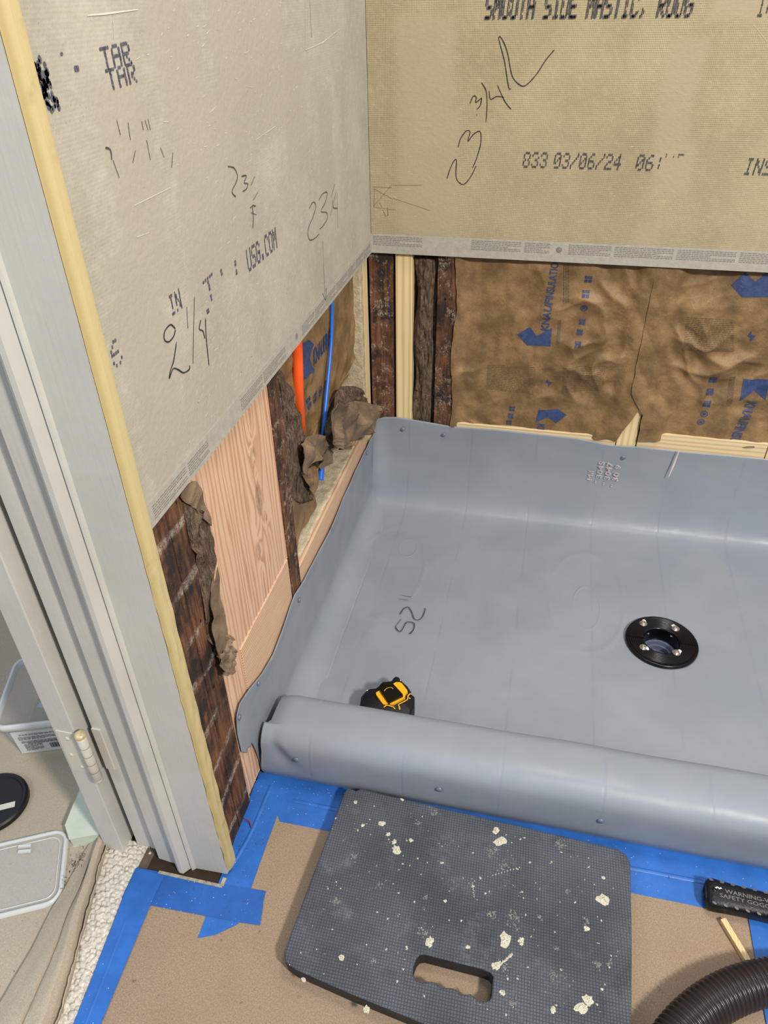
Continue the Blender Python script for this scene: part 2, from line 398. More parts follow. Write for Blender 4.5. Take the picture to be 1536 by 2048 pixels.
M['liner_print_glint'] = plain('pale_pink_print_and_glint', (208, 190, 188), .5)
M['nail'] = plain('nail_under_liner', (122, 132, 150), .4, .3)
M['black_plastic'] = plain('black_abs', (7, 7, 8), .26, spec=.35)
M['bore'] = plain('grey_drain_bore', (92, 100, 122), .35)
M['steel'] = plain('bright_bolt', (196, 190, 182), .32, .85, nz=.2, sc=300)
M['white_residue'] = plain('white_residue', (236, 236, 232), .8)

# painter's tape
def btape(name, c):
    k = NB(name, .45, spec=.45); p = k.pos()
    col = k.mix(k.ramp(k.noise(p, 22, 4), .3, .7), tuple(int(x*.90) for x in c), c)
    col = k.mix(k.math('MULTIPLY', k.ramp(k.noise(p, 520, 2), .72, .77), .7), col, (190, 208, 232))
    col = k.mix(k.math('MULTIPLY', k.ramp(k.voro(p, 75), .06, .03), .8), col, (214, 222, 232))
    k.color(col); k.bump(k.noise(p, 35, 4), .0016, .5); k.bump(k.noise(p, 600, 2), .0002, .5); return k.m
M['tape'] = btape('blue_painters_tape', (42, 103, 184)); M['tape2'] = btape('blue_painters_tape_doubled', (36, 92, 168))
def board_paper(name, c, d):
    k = NB(name, .8, spec=.2); p = k.pos()
    col = k.mix(k.ramp(k.noise(p, 480, 4, .7), .35, .7), d, c)
    col = k.mix(k.math('MULTIPLY', k.ramp(k.noise(p, 12, 4), .4, .75), .3), col, d)
    col = k.mix(k.math('MULTIPLY', k.ramp(k.voro(k.pos(scale=(1, 1, 1)), 120), .09, .04), .7), col, tuple(int(x*.5) for x in d))
    k.color(col); k.bump(k.noise(p, 500, 3), .0004, .6); return k.m
M['floor_paper'] = board_paper('brown_floor_board', (160, 140, 118), (136, 116, 96))
M['drop_paper'] = board_paper('tan_drop_paper', (180, 168, 148), (164, 151, 131))
M['subfloor'] = plain('subfloor', (92, 80, 66), .9, nz=.3)
k = NB('berber_carpet', .95, spec=.1); p = k.pos(world=True); k.color(k.mix(k.ramp(k.noise(p, 300, 3), .3, .7), (196, 188, 172), (232, 226, 214))); k.bump(k.noise(p, 1500, 2), .001); M['carpet'] = k.m

# foam kneeling pad
k = NB('dark_foam_woven', .62, spec=.4); p = k.pos(); X = k.sep(p)
w1 = k.math('ABSOLUTE', k.math('SINE', k.math('MULTIPLY', k.math('ADD', X[0], k.math('MULTIPLY', X[1], .03)), math.pi/.0042)))
w2 = k.math('ABSOLUTE', k.math('SINE', k.math('MULTIPLY', X[1], math.pi/.0042)))
gr = k.math('MINIMUM', w1, w2); gm = k.ramp(gr, .1, .5)
col = k.mix(k.ramp(k.noise(p, 9, 4), .3, .7), (64, 68, 74), (84, 89, 97))
col = k.mix(k.math('MULTIPLY', k.math('SUBTRACT', 1., gm), .5), col, (34, 36, 40))
col = k.mix(k.math('MULTIPLY', k.ramp(k.noise(p, 22, 7, .8), .52, .74), .26), col, (150, 152, 156))
col = k.mix(k.math('MULTIPLY', k.ramp(k.noise(p, 11, 4, .7), .58, .68), .5), col, (34, 35, 38))
col = k.mix(k.math('MULTIPLY', k.ramp(k.noise(p, 130, 5, .8), .66, .74), .6), col, (176, 174, 162))
k.color(col); k.bump(gm, .0008, .7); k.bump(k.noise(p, 40, 4), .002, .4); M['foam'] = k.m
M['foam_side'] = plain('foam_pad_side', (38, 36, 36), .7, nz=.25, sc=60, bd=.002)
def splat(name, c):
    k = NB(name, .8); p = k.pos(); k.color(k.mix(k.ramp(k.noise(p, 700, 3), .35, .6), tuple(int(x*.66) for x in c), c)); k.bump(k.noise(p, 500), .0012); return k.m
M['splat'] = splat('dried_cream_mortar', (214, 208, 184)); M['splat_grey'] = splat('smeared_grey_mortar', (140, 140, 134))
M['rubber'] = plain('black_rubber_grip', (17, 18, 22), .4, spec=.35, nz=.3, sc=80, bd=.0008)
M['dimple'] = plain('worn_grip_dimple', (104, 100, 96), .5)
M['yellow'] = plain('yellow_plastic', (240, 176, 30), .35, nz=.05)
M['hose'] = plain('black_ribbed_hose', (44, 36, 33), .3, nz=.25, sc=25)
k = NB('translucent_plastic', .22, spec=.5); k.color((222, 224, 222)); k.b.inputs['Alpha'].default_value = .15; M['clear'] = k.m
k = NB('translucent_plastic_edge', .25, spec=.6); k.color((226, 228, 226)); k.b.inputs['Alpha'].default_value = .72; M['clear_edge'] = k.m
M['label'] = plain('white_label', (214, 216, 214), .5, nz=.03); M['label_ink'] = plain('label_ink', (70, 72, 74), .6)
M['black_lid'] = plain('black_lid', (12, 12, 13), .4); M['sticker'] = plain('white_sticker', (214, 208, 192), .6)
M['pale_foam'] = plain('pale_green_board', (196, 204, 186), .6, nz=.04)
M['orange'] = plain('orange_pipe', (238, 88, 30), .35, nz=.03); M['blue_pipe'] = plain('blue_tubing', (34, 104, 206), .35, nz=.03)
M['red'] = plain('red_wire', (150, 52, 44), .5); M['debris'] = plain('dark_debris', (84, 62, 46), .9, nz=.4, sc=300)
M['white_gran'] = plain('white_crumb', (222, 216, 200), .8); M['painted_metal'] = painted('painted_hinge', (206, 200, 188), .35)
M['crack'] = plain('hinge_seam', (70, 58, 46), .8); M['brass'] = plain('worn_pin_head', (206, 190, 150), .4, .1, nz=.2, sc=200)

# ---------------------------------------------------------------- setting
YJ = -1.070                                   # front face of the door jamb
tag(mo('floor', join(box(-2.2, .66, -3.2, 1.2, -.05, -.003), box(.77, 2.2, -3.2, 1.2, -.05, -.003), box(.66, .77, -3.2, -.465, -.05, -.003), box(.66, .77, -.355, 1.2, -.05, -.003)), M['subfloor']), kind='structure')
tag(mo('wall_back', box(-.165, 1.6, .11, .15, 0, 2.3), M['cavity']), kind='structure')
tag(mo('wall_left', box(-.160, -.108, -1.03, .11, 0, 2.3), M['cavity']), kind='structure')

def jamb():
    prof = [(0, YJ), (-.055, YJ), (-.057, YJ-.003), (-.060, YJ-.0045), (-.0625, YJ-.0015), (-.066, YJ-.006), (-.071, YJ-.0130), (-.077, YJ-.0135),
            (-.082, YJ-.0105), (-.085, YJ-.003), (-.0865, YJ-.0025), (-.089, YJ-.0035), (-.091, YJ), (-.119, YJ), (-.1205, YJ+.002), (-.121, YJ+.013),
            (-.139, YJ+.013), (-.141, YJ+.0145), (-.144, YJ+.013), (-.163, YJ+.013), (-.165, YJ+.016), (-.165, YJ+.03), (-.02, YJ+.03), (-.0015, YJ+.024), (-.0002, YJ+.022)]
    n = len(prof); zs = [0]+[i*.012 for i in range(1, 12)]+[.2, .4, .6, .8, 1.0, 1.3, 1.7, 2.15]; v = []; f = []
    for zi, z in enumerate(zs):
        for i, (x, y) in enumerate(prof):
            zz = z
            if zi == 0: zz = .002+.009*max(0, noise.noise(Vector((x*60, 1.3, 0))))+(.006 if x < -.115 else 0)+(.006 if -.05 < x < -.018 else 0)
            jit = (.0016*noise.noise(Vector((z*45, 5, 0)))+.0012*noise.noise(Vector((z*130, 2, 0)))) if (i in (0,) and z < .35) else 0
            v.append((x+jit*1.5, y, zz))
    for k_ in range(len(zs)-1):
        for i in range(n): f.append((k_*n+i, k_*n+(i+1) % n, (k_+1)*n+(i+1) % n, (k_+1)*n+i))
    f.append(tuple(range(n)))
    o = mo('trim_1', (v, f), M['paint'], smooth=True); tag(o, kind='structure')
    md = o.modifiers.new('es', 'EDGE_SPLIT'); md.split_angle = .5
    # bare timber edge facing the shower
    v, f = grid(lambda s, t: Vector((.0010+.0045*min(1, s/.42)+.0014*noise.noise(Vector((t*60, s*3, 4)))*(1 if t < .3 else .2), YJ+.0002+.0228*s+(.0018*noise.noise(Vector((t*90, 1, 4))) if s == 0 and t < .3 else 0),
        .012+t*2.13)), 6, 300)
    e = mo('raw_edge', (v, f), M['jamb_edge'], o); e['label'] = 'bare yellowish timber edge'
    v, f = grid(lambda s, t: Vector((.0020, YJ+.0004+.006*s, .7+t*1.4)), 1, 20)
    return o
jb = jamb()

# door, folded back flat beyond the jamb
door = mo('door_1', box(-.216, -.181, YJ-.001, -.30, .004, 2.03), M['paint_door']); tag(door, kind='structure'); bevel(door, .0015)
HX, HY, HZ0, HZ1 = -.1655, YJ-.0085, .226, .318
leaf = mo('hinge_leaf', box(-.2115, -.172, YJ-.0024, YJ+.001, .222, .314), M['painted_metal'], door); bevel(leaf, .0008)
mo('jamb_leaf', box(-.163, -.150, YJ+.0105, YJ+.0135, .222, .314), M['painted_metal'], leaf)
kz = [HZ0+(HZ1-HZ0)*i/5 for i in range(6)]
mo('hinge_barrel', lathe([(0, 0), (.0062, 0), (.0070, .001), (.0070, HZ1-HZ0-.001), (.0062, HZ1-HZ0), (0, HZ1-HZ0)], (HX, HY, HZ0), n=24), M['painted_metal'], door, True)
for z in kz[1:5]:
    mo('knuckle_seam', lathe([(.0071, -.0004), (.00725, 0), (.0071, .0004)], (HX, HY, z), n=24), M['crack'], leaf)
mo('pin_head', lathe([(0, .0065), (.0050, .0062), (.0078, .004), (.0084, .001), (.0064, -.001), (.0055, -.003), (.0064, -.004)], (HX, HY, HZ1+.004), n=20), M['brass'], door, True)
mo('pin_tip', lathe([(.0066, 0), (.0062, -.006), (.004, -.010), (0, -.011)], (HX, HY, HZ0), n=20), M['painted_metal'], door, True)
for (x, z) in ((-.196, .300), (-.201, .262), (-.191, .236)):
    s = mo('hinge_screw', lathe([(0, .0012), (.0030, .001), (.0038, 0)], (x, YJ-.0024, z), (0, -1, 0), 16), M['painted_metal'], leaf, True)
    mo('screw_slot', box(x-.003, x+.003, YJ-.0038, YJ-.0035, z-.0004, z+.0004), M['label'], leaf)

# ---------------------------------------------------------------- cement boards
def scratches(n, rng, fn, nrm, lo, hi, ang, spread, wd):
    r = []
    for _ in range(n):
        a, z = fn(rng); l = rng.uniform(lo, hi)*(1 if rng.random() > .06 else 2.5); th = ang+rng.gauss(0, spread)
        d = Vector((0, math.cos(th)*l, math.sin(th)*l)) if nrm[0] else Vector((math.cos(th)*l, 0, math.sin(th)*l))
        p = Vector((0, a, z)) if nrm[0] else Vector((a, 0, z))
        r.append(ribbon([p, p+d*.5, p+d], nrm, wd*rng.uniform(.5, 1.2), .0004))
    return join(*r)
rng = random.Random(3)
NX = (1, 0, 0); NYm = (0, -1, 0)
def blot(y0, y1, z0, z1):
    r = []
    for _ in range(34):
        y = random.uniform(y0, y1); z = random.uniform(z0, z1); q = random.uniform(.0010, .0024)
        r.append(([(.0006, y+q*math.cos(t), z+q*1.3*math.sin(t)) for t in [k*.9 for k in range(7)]], [tuple(range(7))]))
    return join(*r)
def left_board():
    b = mo('cement_board', box(-.0127, 0, YJ+.0245, .0, .678, 2.2), M['board_left'])
    tag(b, 'grey-tan cement board on the left wall, beside the door jamb', 'cement board', 'cement boards'); bevel(b, .001)
    tp = mo('edge_tape', box(-.0135, .0004, YJ+.0246, .0, .6755, .7065), M['tape_paper'], b)
    r = []; y = -1.03
    rr = random.Random(5)
    while y < -.03:
        wd = rr.uniform(.055, .10); wd = min(wd, -.012-y)
        if not (-.56 < y+wd and y < -.515) and not (-.88 < y < -.80): r.append(fine_print((0, y, .6975), (0, 1, 0), (0, 0, 1), NX, wd, 6, .0031, rr, .0006))
        y += wd+.006
    [mo('small_print', q, M['fine'], tp) for q in r]
    mo('tape_dot', lathe([(0, .0008), (.0052, .0007), (.0056, 0)], (0, -.531, .6925), NX, 20), M['fine'], tp)
    T = [dots('TAR', (0, -.946, 1.097), (0, -.896, 1.099), .017, NX, fat=.62, drop=.02, tall=.5),
         dots('TAR', (0, -.944, 1.082), (0, -.893, 1.084), .016, NX, fat=.62, drop=.08, tall=.5),
         blot(-1.046, -1.026, 1.100, 1.113), blot(-1.042, -1.026, 1.091, 1.099), blot(-1.043, -1.022, 1.077, 1.089),
         dots("'.'", (0, -1.01, 1.10), (0, -.96, 1.10), .014, NX, fat=.8, drop=.2, tall=.5),
         dots('USG.COM', (0, -.693, .847), (0, -.578, .847), .029, NX, fat=.62, drop=.02, tall=.5),
         dots('T', (0, -.828, .849), (0, -.797, .851), .030, NX, fat=.4, drop=.04), dots("'", (0, -.79, .847), (0, -.76, .847), .03, NX, fat=.6),
         dots(':', (0, -.746, .852), (0, -.716, .852), .026, NX, fat=.5, drop=0), dots('.', (0, -.835, .840), (0, -.815, .840), .02, NX, fat=.6, drop=0),
         dots('IN', (0, -.913, .868), (0, -.886, .868), .022, NX, fat=.6, drop=.12, tall=.5), dots('6', (0, -1.036, .862), (0, -1.018, .862), .026, NX, fat=.5, drop=.05)]
    for q in T: mo('printed_lettering', q, M['ink_blue'], b)
    H = crop(0, 0, 2, [(910, 665), (935, 672), (948, 700), (945, 725), (928, 760), (930, 775), (942, 787)])
    ls = [H] + [crop(0, 0, 2, l) for l in (
        [(965, 705), (985, 703), (975, 730), (990, 735), (985, 755), (970, 765)], [(1018, 705), (1003, 740)], [(1032, 765), (1012, 800)], [(1000, 832), (1010, 822), (1022, 825)],
        [(1003, 850), (1025, 860)], [(1008, 825), (1012, 870), (1010, 912)],
        [(1235, 835), (1248, 812), (1258, 810), (1262, 830), (1250, 870), (1235, 905), (1230, 935), (1240, 960), (1262, 950), (1275, 935)],
        [(1275, 800), (1290, 775), (1308, 770), (1300, 810), (1283, 845), (1305, 850), (1308, 875), (1290, 905), (1278, 915)],
        [(1338, 735), (1324, 790)], [(1345, 760), (1322, 860)], [(1330, 800), (1333, 830), (1350, 832)], [(1347, 770), (1350, 915)],
        [(1290, 965), (1300, 1200)], [(1290, 1172), (1301, 1200), (1305, 1150)], [(1238, 0), (1245, 150)], [(590, 475), (600, 520)], [(578, 480), (590, 520)], [(565, 485), (572, 520)], [(465, 480), (480, 540)], [(510, 490), (520, 560)], [(420, 590), (440, 600), (445, 640)], [(450, 640), (475, 710)], [(540, 600), (530, 650)], [(585, 560), (600, 640)], [(640, 590), (655, 630)], [(690, 610), (685, 670)])]
    for l in ls: mo('pencil_stroke', strokes([l], 'x', 0, NX, .0019), M['pencil'], b)
    ls = [crop(280, 480, 3.072, l) for l in (
        [(215, 545), (185, 520), (150, 560), (148, 612), (175, 625), (205, 590), (215, 550)], [(222, 625), (205, 740), (185, 800), (178, 850), (200, 792), (230, 795), (265, 815), (300, 795), (303, 770)],
        [(285, 410), (292, 545)], [(332, 350), (323, 760)], [(372, 490), (362, 545), (385, 560), (397, 605)], [(400, 480), (405, 600), (422, 772)])]
    mo('marker_figures', strokes(ls, 'x', 0, NX, .0022), M['marker'], b)
    tag(mo('board_scratches', join(scratches(520, rng, lambda r: (-.70*r.random()**.8-.03-.2*r.random(), .71+r.random()*.55), NX, .002, .011, .25, .18, .0009),
        scratches(260, rng, lambda r: (-.95+.5*r.random(), .71+.10*r.random()**1.5), NX, .003, .012, .55, .2, .001),
        strokes([crop(0, 0, 2, l) for l in ([(348, 62), (420, 55), (550, 38)], [(1222, 0), (1220, 200)], [(1220, 200), (1290, 170), (1357, 115)], [(535, 822), (680, 750)], [(545, 948), (595, 930)], [(1020, 560), (1100, 505)], [(450, 80), (455, 160)])], 'x', 0, NX, .0017, False)),
        M['scratch'], b), kind='stuff')
    return b
left_board()
def back_board():
    b = mo('cement_board', box(.0, 1.35, 0, .0127, .678, 2.2), M['board_back'])
    tag(b, 'woven yellow-tan cement board with a stamped date on the back wall', 'cement board', 'cement boards'); bevel(b, .001)
    tp = mo('edge_tape', box(.0, 1.35, -.0005, .0135, .6755, .7165), M['tape_paper'], b)
    r = []; x = .004; rr = random.Random(6)
    while x < 1.2:
        wd = rr.uniform(.07, .12)
        if x < .415 < x+wd+.01: wd = .386-x if .386-x > .03 else wd
        if not (.39 < x < .425) and not (.10 < x < .13): r.append(fine_print((x, 0, .7105), (1, 0, 0), (0, 0, 1), NYm, wd, 6, .0036, rr, .0007))
        x += wd+.007
        if .385 < x < .42: x = .425
    [mo('small_print', q, M['fine'], tp) for q in r]
    mo('tape_dot', lathe([(0, .0010), (.0056, .0009), (.0060, 0)], (.406, -.0005, .701), NYm, 20), M['fine'], tp)
    mk = lambda s, x0, z0, x1, h, **k_: dots(s, (x0, 0, z0), (x1, 0, z0), h, NYm, **k_)
    T = [mk('SMOOTH SIDE MASTIC, ROUG', .222, 1.102, .578, .036, shear=.12, fat=.62, drop=.01, tall=.5), mk('SMOOTH SIDE MASTIC, ROUG', .2245, 1.1035, .5805, .036, shear=.16, fat=.5, drop=.1, tall=.5),
         mk('10', .684, 1.102, .712, .036, fat=.6), mk('833', .314, .857, .361, .029, shear=.12, fat=.6, tall=.5), mk('03/06/24', .374, .857, .502, .029, shear=.12, fat=.6, tall=.5), mk('06:', .530, .857, .580, .029, shear=.12, fat=.6, tall=.5),
         mk("''F", .578, .862, .616, .027, fat=.45, drop=.2), mk('INS', .727, .855, .775, .029, shear=.12, fat=.6, tall=.5)]
    for q in T: mo('printed_lettering', q, M['ink'], b)
    ls = [crop(740, 0, 1.93, l) for l in (
        [(545, 342), (535, 335), (520, 240), (502, 170), (497, 145), (508, 148), (530, 200), (548, 290), (575, 325), (600, 330), (640, 290), (680, 230), (712, 192)],
        [(460, 350), (465, 383), (490, 372), (518, 376)], [(492, 328), (520, 390), (545, 422)], [(430, 318), (448, 350), (452, 400), (448, 472)],
        [(386, 400), (398, 372), (410, 375), (408, 395), (425, 383), (431, 380), (425, 408), (412, 422)], [(412, 440), (412, 447)],
        [(340, 570), (350, 535), (372, 505), (386, 510), (378, 545), (400, 518), (425, 508), (428, 550), (412, 610), (395, 650)],
        [(297, 690), (310, 650), (325, 620), (334, 620), (332, 680), (345, 705), (365, 710), (390, 680), (410, 640)])]
    mo('marker_figures', strokes(ls, 'y', 0, NYm, .0021), M['marker'], b)
    ls = [crop(740, 0, 1.93, l) for l in ([(12, 722), (85, 724)], [(15, 728), (90, 770)], [(85, 712), (15, 795)], [(15, 800), (95, 810)], [(18, 730), (15, 800)], [(50, 810), (60, 835), (70, 830), (68, 800)], [(35, 780), (48, 800)], [(90, 715), (200, 715)], [(90, 765), (230, 812)])]
    for l in ls: mo('pencil_stroke', strokes([l], 'y', 0, NYm, .0012, False), M['pencil'], b)
    tag(mo('board_scratches', join(scratches(330, rng, lambda r: (.02+1.0*r.random(), .72+r.random()*.46), NYm, .002, .008, 0., .12, .0007),
        strokes([crop(740, 0, 1.93, l) for l in ([(805, 820), (1000, 824)], [(1140, 536), (1200, 538)], [(1320, 540), (1520, 545)], [(1160, 592), (1330, 595)], [(1480, 95), (1536, 165)])], 'y', 0, NYm, .0010, False)), M['scratch'], b), kind='stuff')
    return b
back_board()

# ---------------------------------------------------------------- framing, left wall
def stud(name, x0, x1, y0, y1, z0, z1, mat, label, cat, group=None, bv=.0015, parent=None):
    o = mo(name, box(x0, x1, y0, y1, z0, z1), mat, parent); bevel(o, bv)
    if label: tag(o, label, cat, group)
    return o
XS = -.0127; XB = -.104
stud('wall_stud', XB, XS, -1.0455, -.989, 0.002, 2.2, M['old_lath'], 'dark old stud with pale plaster lines, against the raw jamb edge', 'wall stud', 'studs of the left wall')
stud('wall_stud', XB, XS+.0006, -.987, -.940, 0.002, 2.2, M['old_lath'], 'blackened old stud, second from the door jamb', 'wall stud', 'studs of the left wall')
bevel(tag(mo('fir_board', prism([(-.05, y, z) for y, z in ((-.9395, .015), (-.8755, .015), (-.8755, .3145), (-.6445, .3145), (-.6445, 1.2), (-.9395, 1.2))], (.0353, 0, 0)), M['fir']), 'wide new fir board with knots on the left wall', 'board'), .001)
stud('blocking', XB+.05, XS, -.874, -.6455, .15, .313, M['fir_h'], 'pinkish striped blocking across the foot of the wide fir board', 'blocking', 'new blocking of the left wall')
stud('wall_stud', XB, XS+.002, -.643, -.598, .19, 2.2, M['old'], 'narrow dark old stud beside the wide fir board', 'wall stud', 'studs of the left wall')
b2 = stud('blocking', XB, XS, -.597, -.053, .13, .252, M['fir_h'], 'long new blocking with rough top, from the narrow dark stud to the corner', 'blocking', 'new blocking of the left wall')
v, f = grid(lambda s, t: Vector((-.088+.068*s+.004*noise.noise(Vector((t*9, 2, 0))), -.592+.46*t, .2535+.004*max(0, noise.noise(Vector((s*4, t*30, 0)))))), 12, 70)
solid(mo('plaster_residue', (v, f), plain('pale_plaster_residue', (206, 190, 160), .9, nz=.2, sc=60, bd=.002), b2, True), .002)
stud('wall_stud', XB, XS-.002, -.052, -.026, .002, 2.2, M['old_paint'], 'thin cream-edged upright in the left corner', 'wall stud', 'studs of the left wall')
stud('wall_stud', XB, XS-.001, -.0245, .0115, .002, 2.2, M['pine'], 'thin pale upright right in the corner', 'wall stud', 'studs of the left wall')
# ---------------------------------------------------------------- framing, back wall
YS = .0127; YB = .104
G2 = 'studs of the back wall'
stud('wall_stud', -.0105, .0455, YS, YB, .002, 2.2, M['old'], 'dark old stud at the left end of the back wall', 'wall stud', G2)
stud('wall_stud', .0515, .0905, YS-.001, YB, .002, 2.2, M['pine'], 'clean pale pine stud on the back wall', 'wall stud', G2)
stud('wall_stud', .148, .193, YS, YB, .002, 2.2, M['old'], 'speckled dark stud between the grey wool and the brown paper', 'wall stud', G2)
stud('wall_stud', .598, .643, YS+.0012, YB, .002, 2.2, M['pine'], 'pale stud with only a pointed tip showing through torn paper', 'wall stud', G2)
stud('blocking', .195, .596, YS, YB, .13, .2615, M['fir_x'], 'narrow pine blocking left of the pointed stud tip', 'blocking', 'blocking of the back wall')
stud('blocking', .6455, .934, YS, YB, .13, .281, M['fir_x'], 'taller pine blocking right of the pointed stud tip', 'blocking', 'blocking of the back wall')
stud('wall_stud', .9365, .98, YS, YB, .002, .279, M['pine'], 'stud end at the right edge of the back wall', 'wall stud', G2)

# ---------------------------------------------------------------- insulation
def wr(x, z, s=0.):
    """wrinkle height of a paper facing: sharp folds where it is crumpled, gentle swell elsewhere"""
    n1 = noise.noise(Vector((x*6+s, z*6, s))); n2 = noise.noise(Vector((x*5-s, z*7+4, s+3)))
    msk = max(.12, min(1, .45+1.8*noise.noise(Vector((x*5.5+2*s, z*5.5, 9)))))
    h = .010*n1
    for (dx, dz, k_, am) in ((1, .35, 21, .0046), (-.45, 1, 26, .0050), (.8, -.7, 47, .0020), (.5, 1, 75, .0007)):
        ph = (x*dx+z*dz)*k_+n1*3.2+n2*2.6*(dx+1)+.8*noise.noise(Vector((x*22, z*22, k_)))
        h += am*msk*(1-abs(math.sin(ph))*2)
    return h+.0010*noise.noise(Vector((x*60+s, z*45, 7)))
def batt(name, xl, xr, z0, z1, s, label, fl=.012, fr=.012):
    t = empty(name, ((xl(.5)+xr(.5))/2, .05, z0)); tag(t, label, 'insulation', 'paper-faced insulation on the back wall')
    def ysurf(x, z):
        k_ = max(0, min(1, (x-xl(z)-fl)/.028, (xr(z)-x-fr)/.028)); k_ = k_*k_*(3-2*k_)
        zb = max(0, min(1, (z-z0)/.05)); lo_ = (1-zb)
        return YS-.0022-.0022*abs(math.sin(z*37+x*60))*(1-k_)-s*.0014*(1-k_)-.25*abs(wr(x, z, s))*(1-k_)+k_*(.007-wr(x, z, s)-.004*lo_*max(0, noise.noise(Vector((x*14, 4, s)))+.3))
    def fn(a, b):
        z = z0+(z1-z0)*b; z += (1-b)**6*.012*noise.noise(Vector((a*9, s, 1))); x = xl(z)+(xr(z)-xl(z))*a
        x += .003*noise.noise(Vector((z*30, a*2, s)))*(1 if a in (0, 1) else 0)
        return Vector((x, ysurf(x, z), z))
    o = mo('kraft_facing', grid(fn, 150 if xr(.5) < 1 else 240, 150), M['kraft'], t, True)
    mo('wool_core', box(xl(.6)+.02, xr(.6)-.02, .045, .104, z0+.03, z1), M['wool'], t)
    mp = lambda p: Vector((p.x, ysurf(p.x, p.z)-.0010, p.z))
    return t, o, mp
def dense(poly, mp, n=(0, -1, 0), st=.005):
    """flat print shape cut into small cells so that it follows the paper"""
    P = [Vector(p) for p in poly]; ax = [0, 2] if abs(n[1]) > .5 else [1, 2]
    q = [Vector((p[ax[0]], p[ax[1]], 0)) for p in P]; c = sum(q, Vector())/len(q); rings = 5; v = []; f = []
    ed = []
    for i in range(len(q)):
        a, b = q[i], q[(i+1) % len(q)]; m_ = max(1, int((b-a).length/st))
        ed += [a.lerp(b, j/m_) for j in range(m_)]
    v2 = [c]+[c.lerp(e, k/rings) for k in range(1, rings+1) for e in ed]; N = len(ed)
    f = [(0, 1+i, 1+(i+1) % N) for i in range(N)]
    for r_ in range(rings-1):
        a = 1+r_*N; b = a+N; f += [(a+i, b+i, b+(i+1) % N, a+(i+1) % N) for i in range(N)]
    out = []
    for p in v2:
        w_ = Vector((0, 0, 0)); w_[ax[0]] = p.x; w_[ax[1]] = p.y; out.append(mp(w_))
    return out, f
def px(pts, ax='y', val=YS): return [on_plane(u, v, ax, val) for u, v in pts]
def c5(pts): return crop(720, 480, 1.882, pts)
def icon(c, r, mp, kind, n=(0, -1, 0)):
    """small rounded pictogram with a knocked-out mark"""
    A = Vector((1, 0, 0)) if abs(n[1]) > .5 else Vector((0, 1, 0)); Z = Vector((0, 0, 1)); c = Vector(c); R = []
    if kind == 'c':
        for (r0, r1) in ((r, r*.8), (r*.5, 0.)):
            for k in range(20):
                a, b = 2*math.pi*k/20, 2*math.pi*(k+1)/20
                q = [c+(A*math.cos(a)+Z*math.sin(a))*r0, c+(A*math.cos(b)+Z*math.sin(b))*r0, c+(A*math.cos(b)+Z*math.sin(b))*r1, c+(A*math.cos(a)+Z*math.sin(a))*r1]
                R.append(([mp(p) for p in q], [(0, 1, 2, 3)]))
    else:
        for (a0, a1, b0, b1) in ((-1, -.12, -1, -.1), (.12, 1, -1, -.1), (-1, 1, .12, .42), (-1, -.5, .42, 1), (.5, 1, .42, 1), (-.3, .3, .6, .95)):
            q = [c+A*a0*r+Z*b0*r, c+A*a1*r+Z*b0*r, c+A*a1*r+Z*b1*r, c+A*a0*r+Z*b1*r]; R.append(([mp(p) for p in q], [(0, 1, 2, 3)]))
    return join(*R)
def para(pts2, mp, rng, rows, n=(0, -1, 0)):
    """faint paragraph of tiny print inside a pixel box on the back paper"""
    a, b, c, d = px(pts2); R = []
    for k in range(rows):
        p = a.lerp(d, (k+.5)/rows); q = b.lerp(c, (k+.5)/rows); r = q-p; x = 0
        while x < .96:
            l = min(rng.uniform(.04, .12), .97-x); h = (d-a)/rows*.38
            vv = []; m_ = 3
            for j in range(m_+1):
                pp = p+r*(x+l*j/m_); vv += [mp(pp), mp(pp+h)]
            R.append((vv, [(2*j, 2*j+2, 2*j+3, 2*j+1) for j in range(m_)])); x += l+.02
    return join(*R)
lerp = lambda a, b, t: a+(b-a)*max(0, min(1, t))
def xr1(z): return lerp(.594, .637, ((z-.25)/.098)) if z < .348 else .637
def xl2(z): return .6445 if z < .33 else lerp(.6445, .608, (z-.33)/.05)
batt1, o1, mp1 = batt('insulation_batt', lambda z: .190+.004*math.sin(z*25), xr1, .252, .70, .0, 'brown paper-faced insulation between the speckled stud and the pointed stud tip', .006, .045)
batt2, o2, mp2 = batt('insulation_batt', xl2, lambda z: 1.345, .262, .70, 1.3, 'brown paper-faced insulation at the right of the back wall', .040, .05)
rk = random.Random(9)
def kt(s, a, b, h, mp, **k_):
    A, B = px([a, b]); return text_on(s, A, B, h, NYm, .0002, mp, **k_)
R1 = [dense(px(c5([(592, 357), (640, 329), (668, 370), (722, 335), (716, 403), (628, 398)])), mp1),
      dense(px(c5([(660, 692), (672, 648), (745, 643), (778, 664), (738, 695), (706, 672)])), mp1),
      kt('KNAUF', (1096, 664), (1106, 601), .0165, mp1, bold=.025, shear=.1), kt('INSULATION', (1106, 600), (1120, 515), .0165, mp1, bold=.015),
      ]
A, B = px(c5([(668, 696), (668, 722)])); R1.append(text_on('KN', A, A+Vector((0, 0, -.026)), .018, NYm, .0002, mp1, bold=.025))
for (q, kd) in (((860, 150), 's'), ((850, 205), 's'), ((843, 262), 'c'), ((837, 315), 's'), ((827, 352), 's'), ((820, 393), 's'), ((572, 640), 's'), ((567, 665), 's'), ((560, 692), 's')):
    R1.append(icon(px(c5([q]))[0], .0075 if q[1] < 300 else .0065, mp1, kd))
R1.append(dense(px(c5([(697, 542), (706, 530), (707, 540), (722, 545), (708, 560), (710, 548)])), mp1))
[mo(nm_, q, M['kblue'], batt1) for q, nm_ in zip(R1, ['printed_logo']*2+['printed_lettering']*3+['printed_pictogram']*10)]
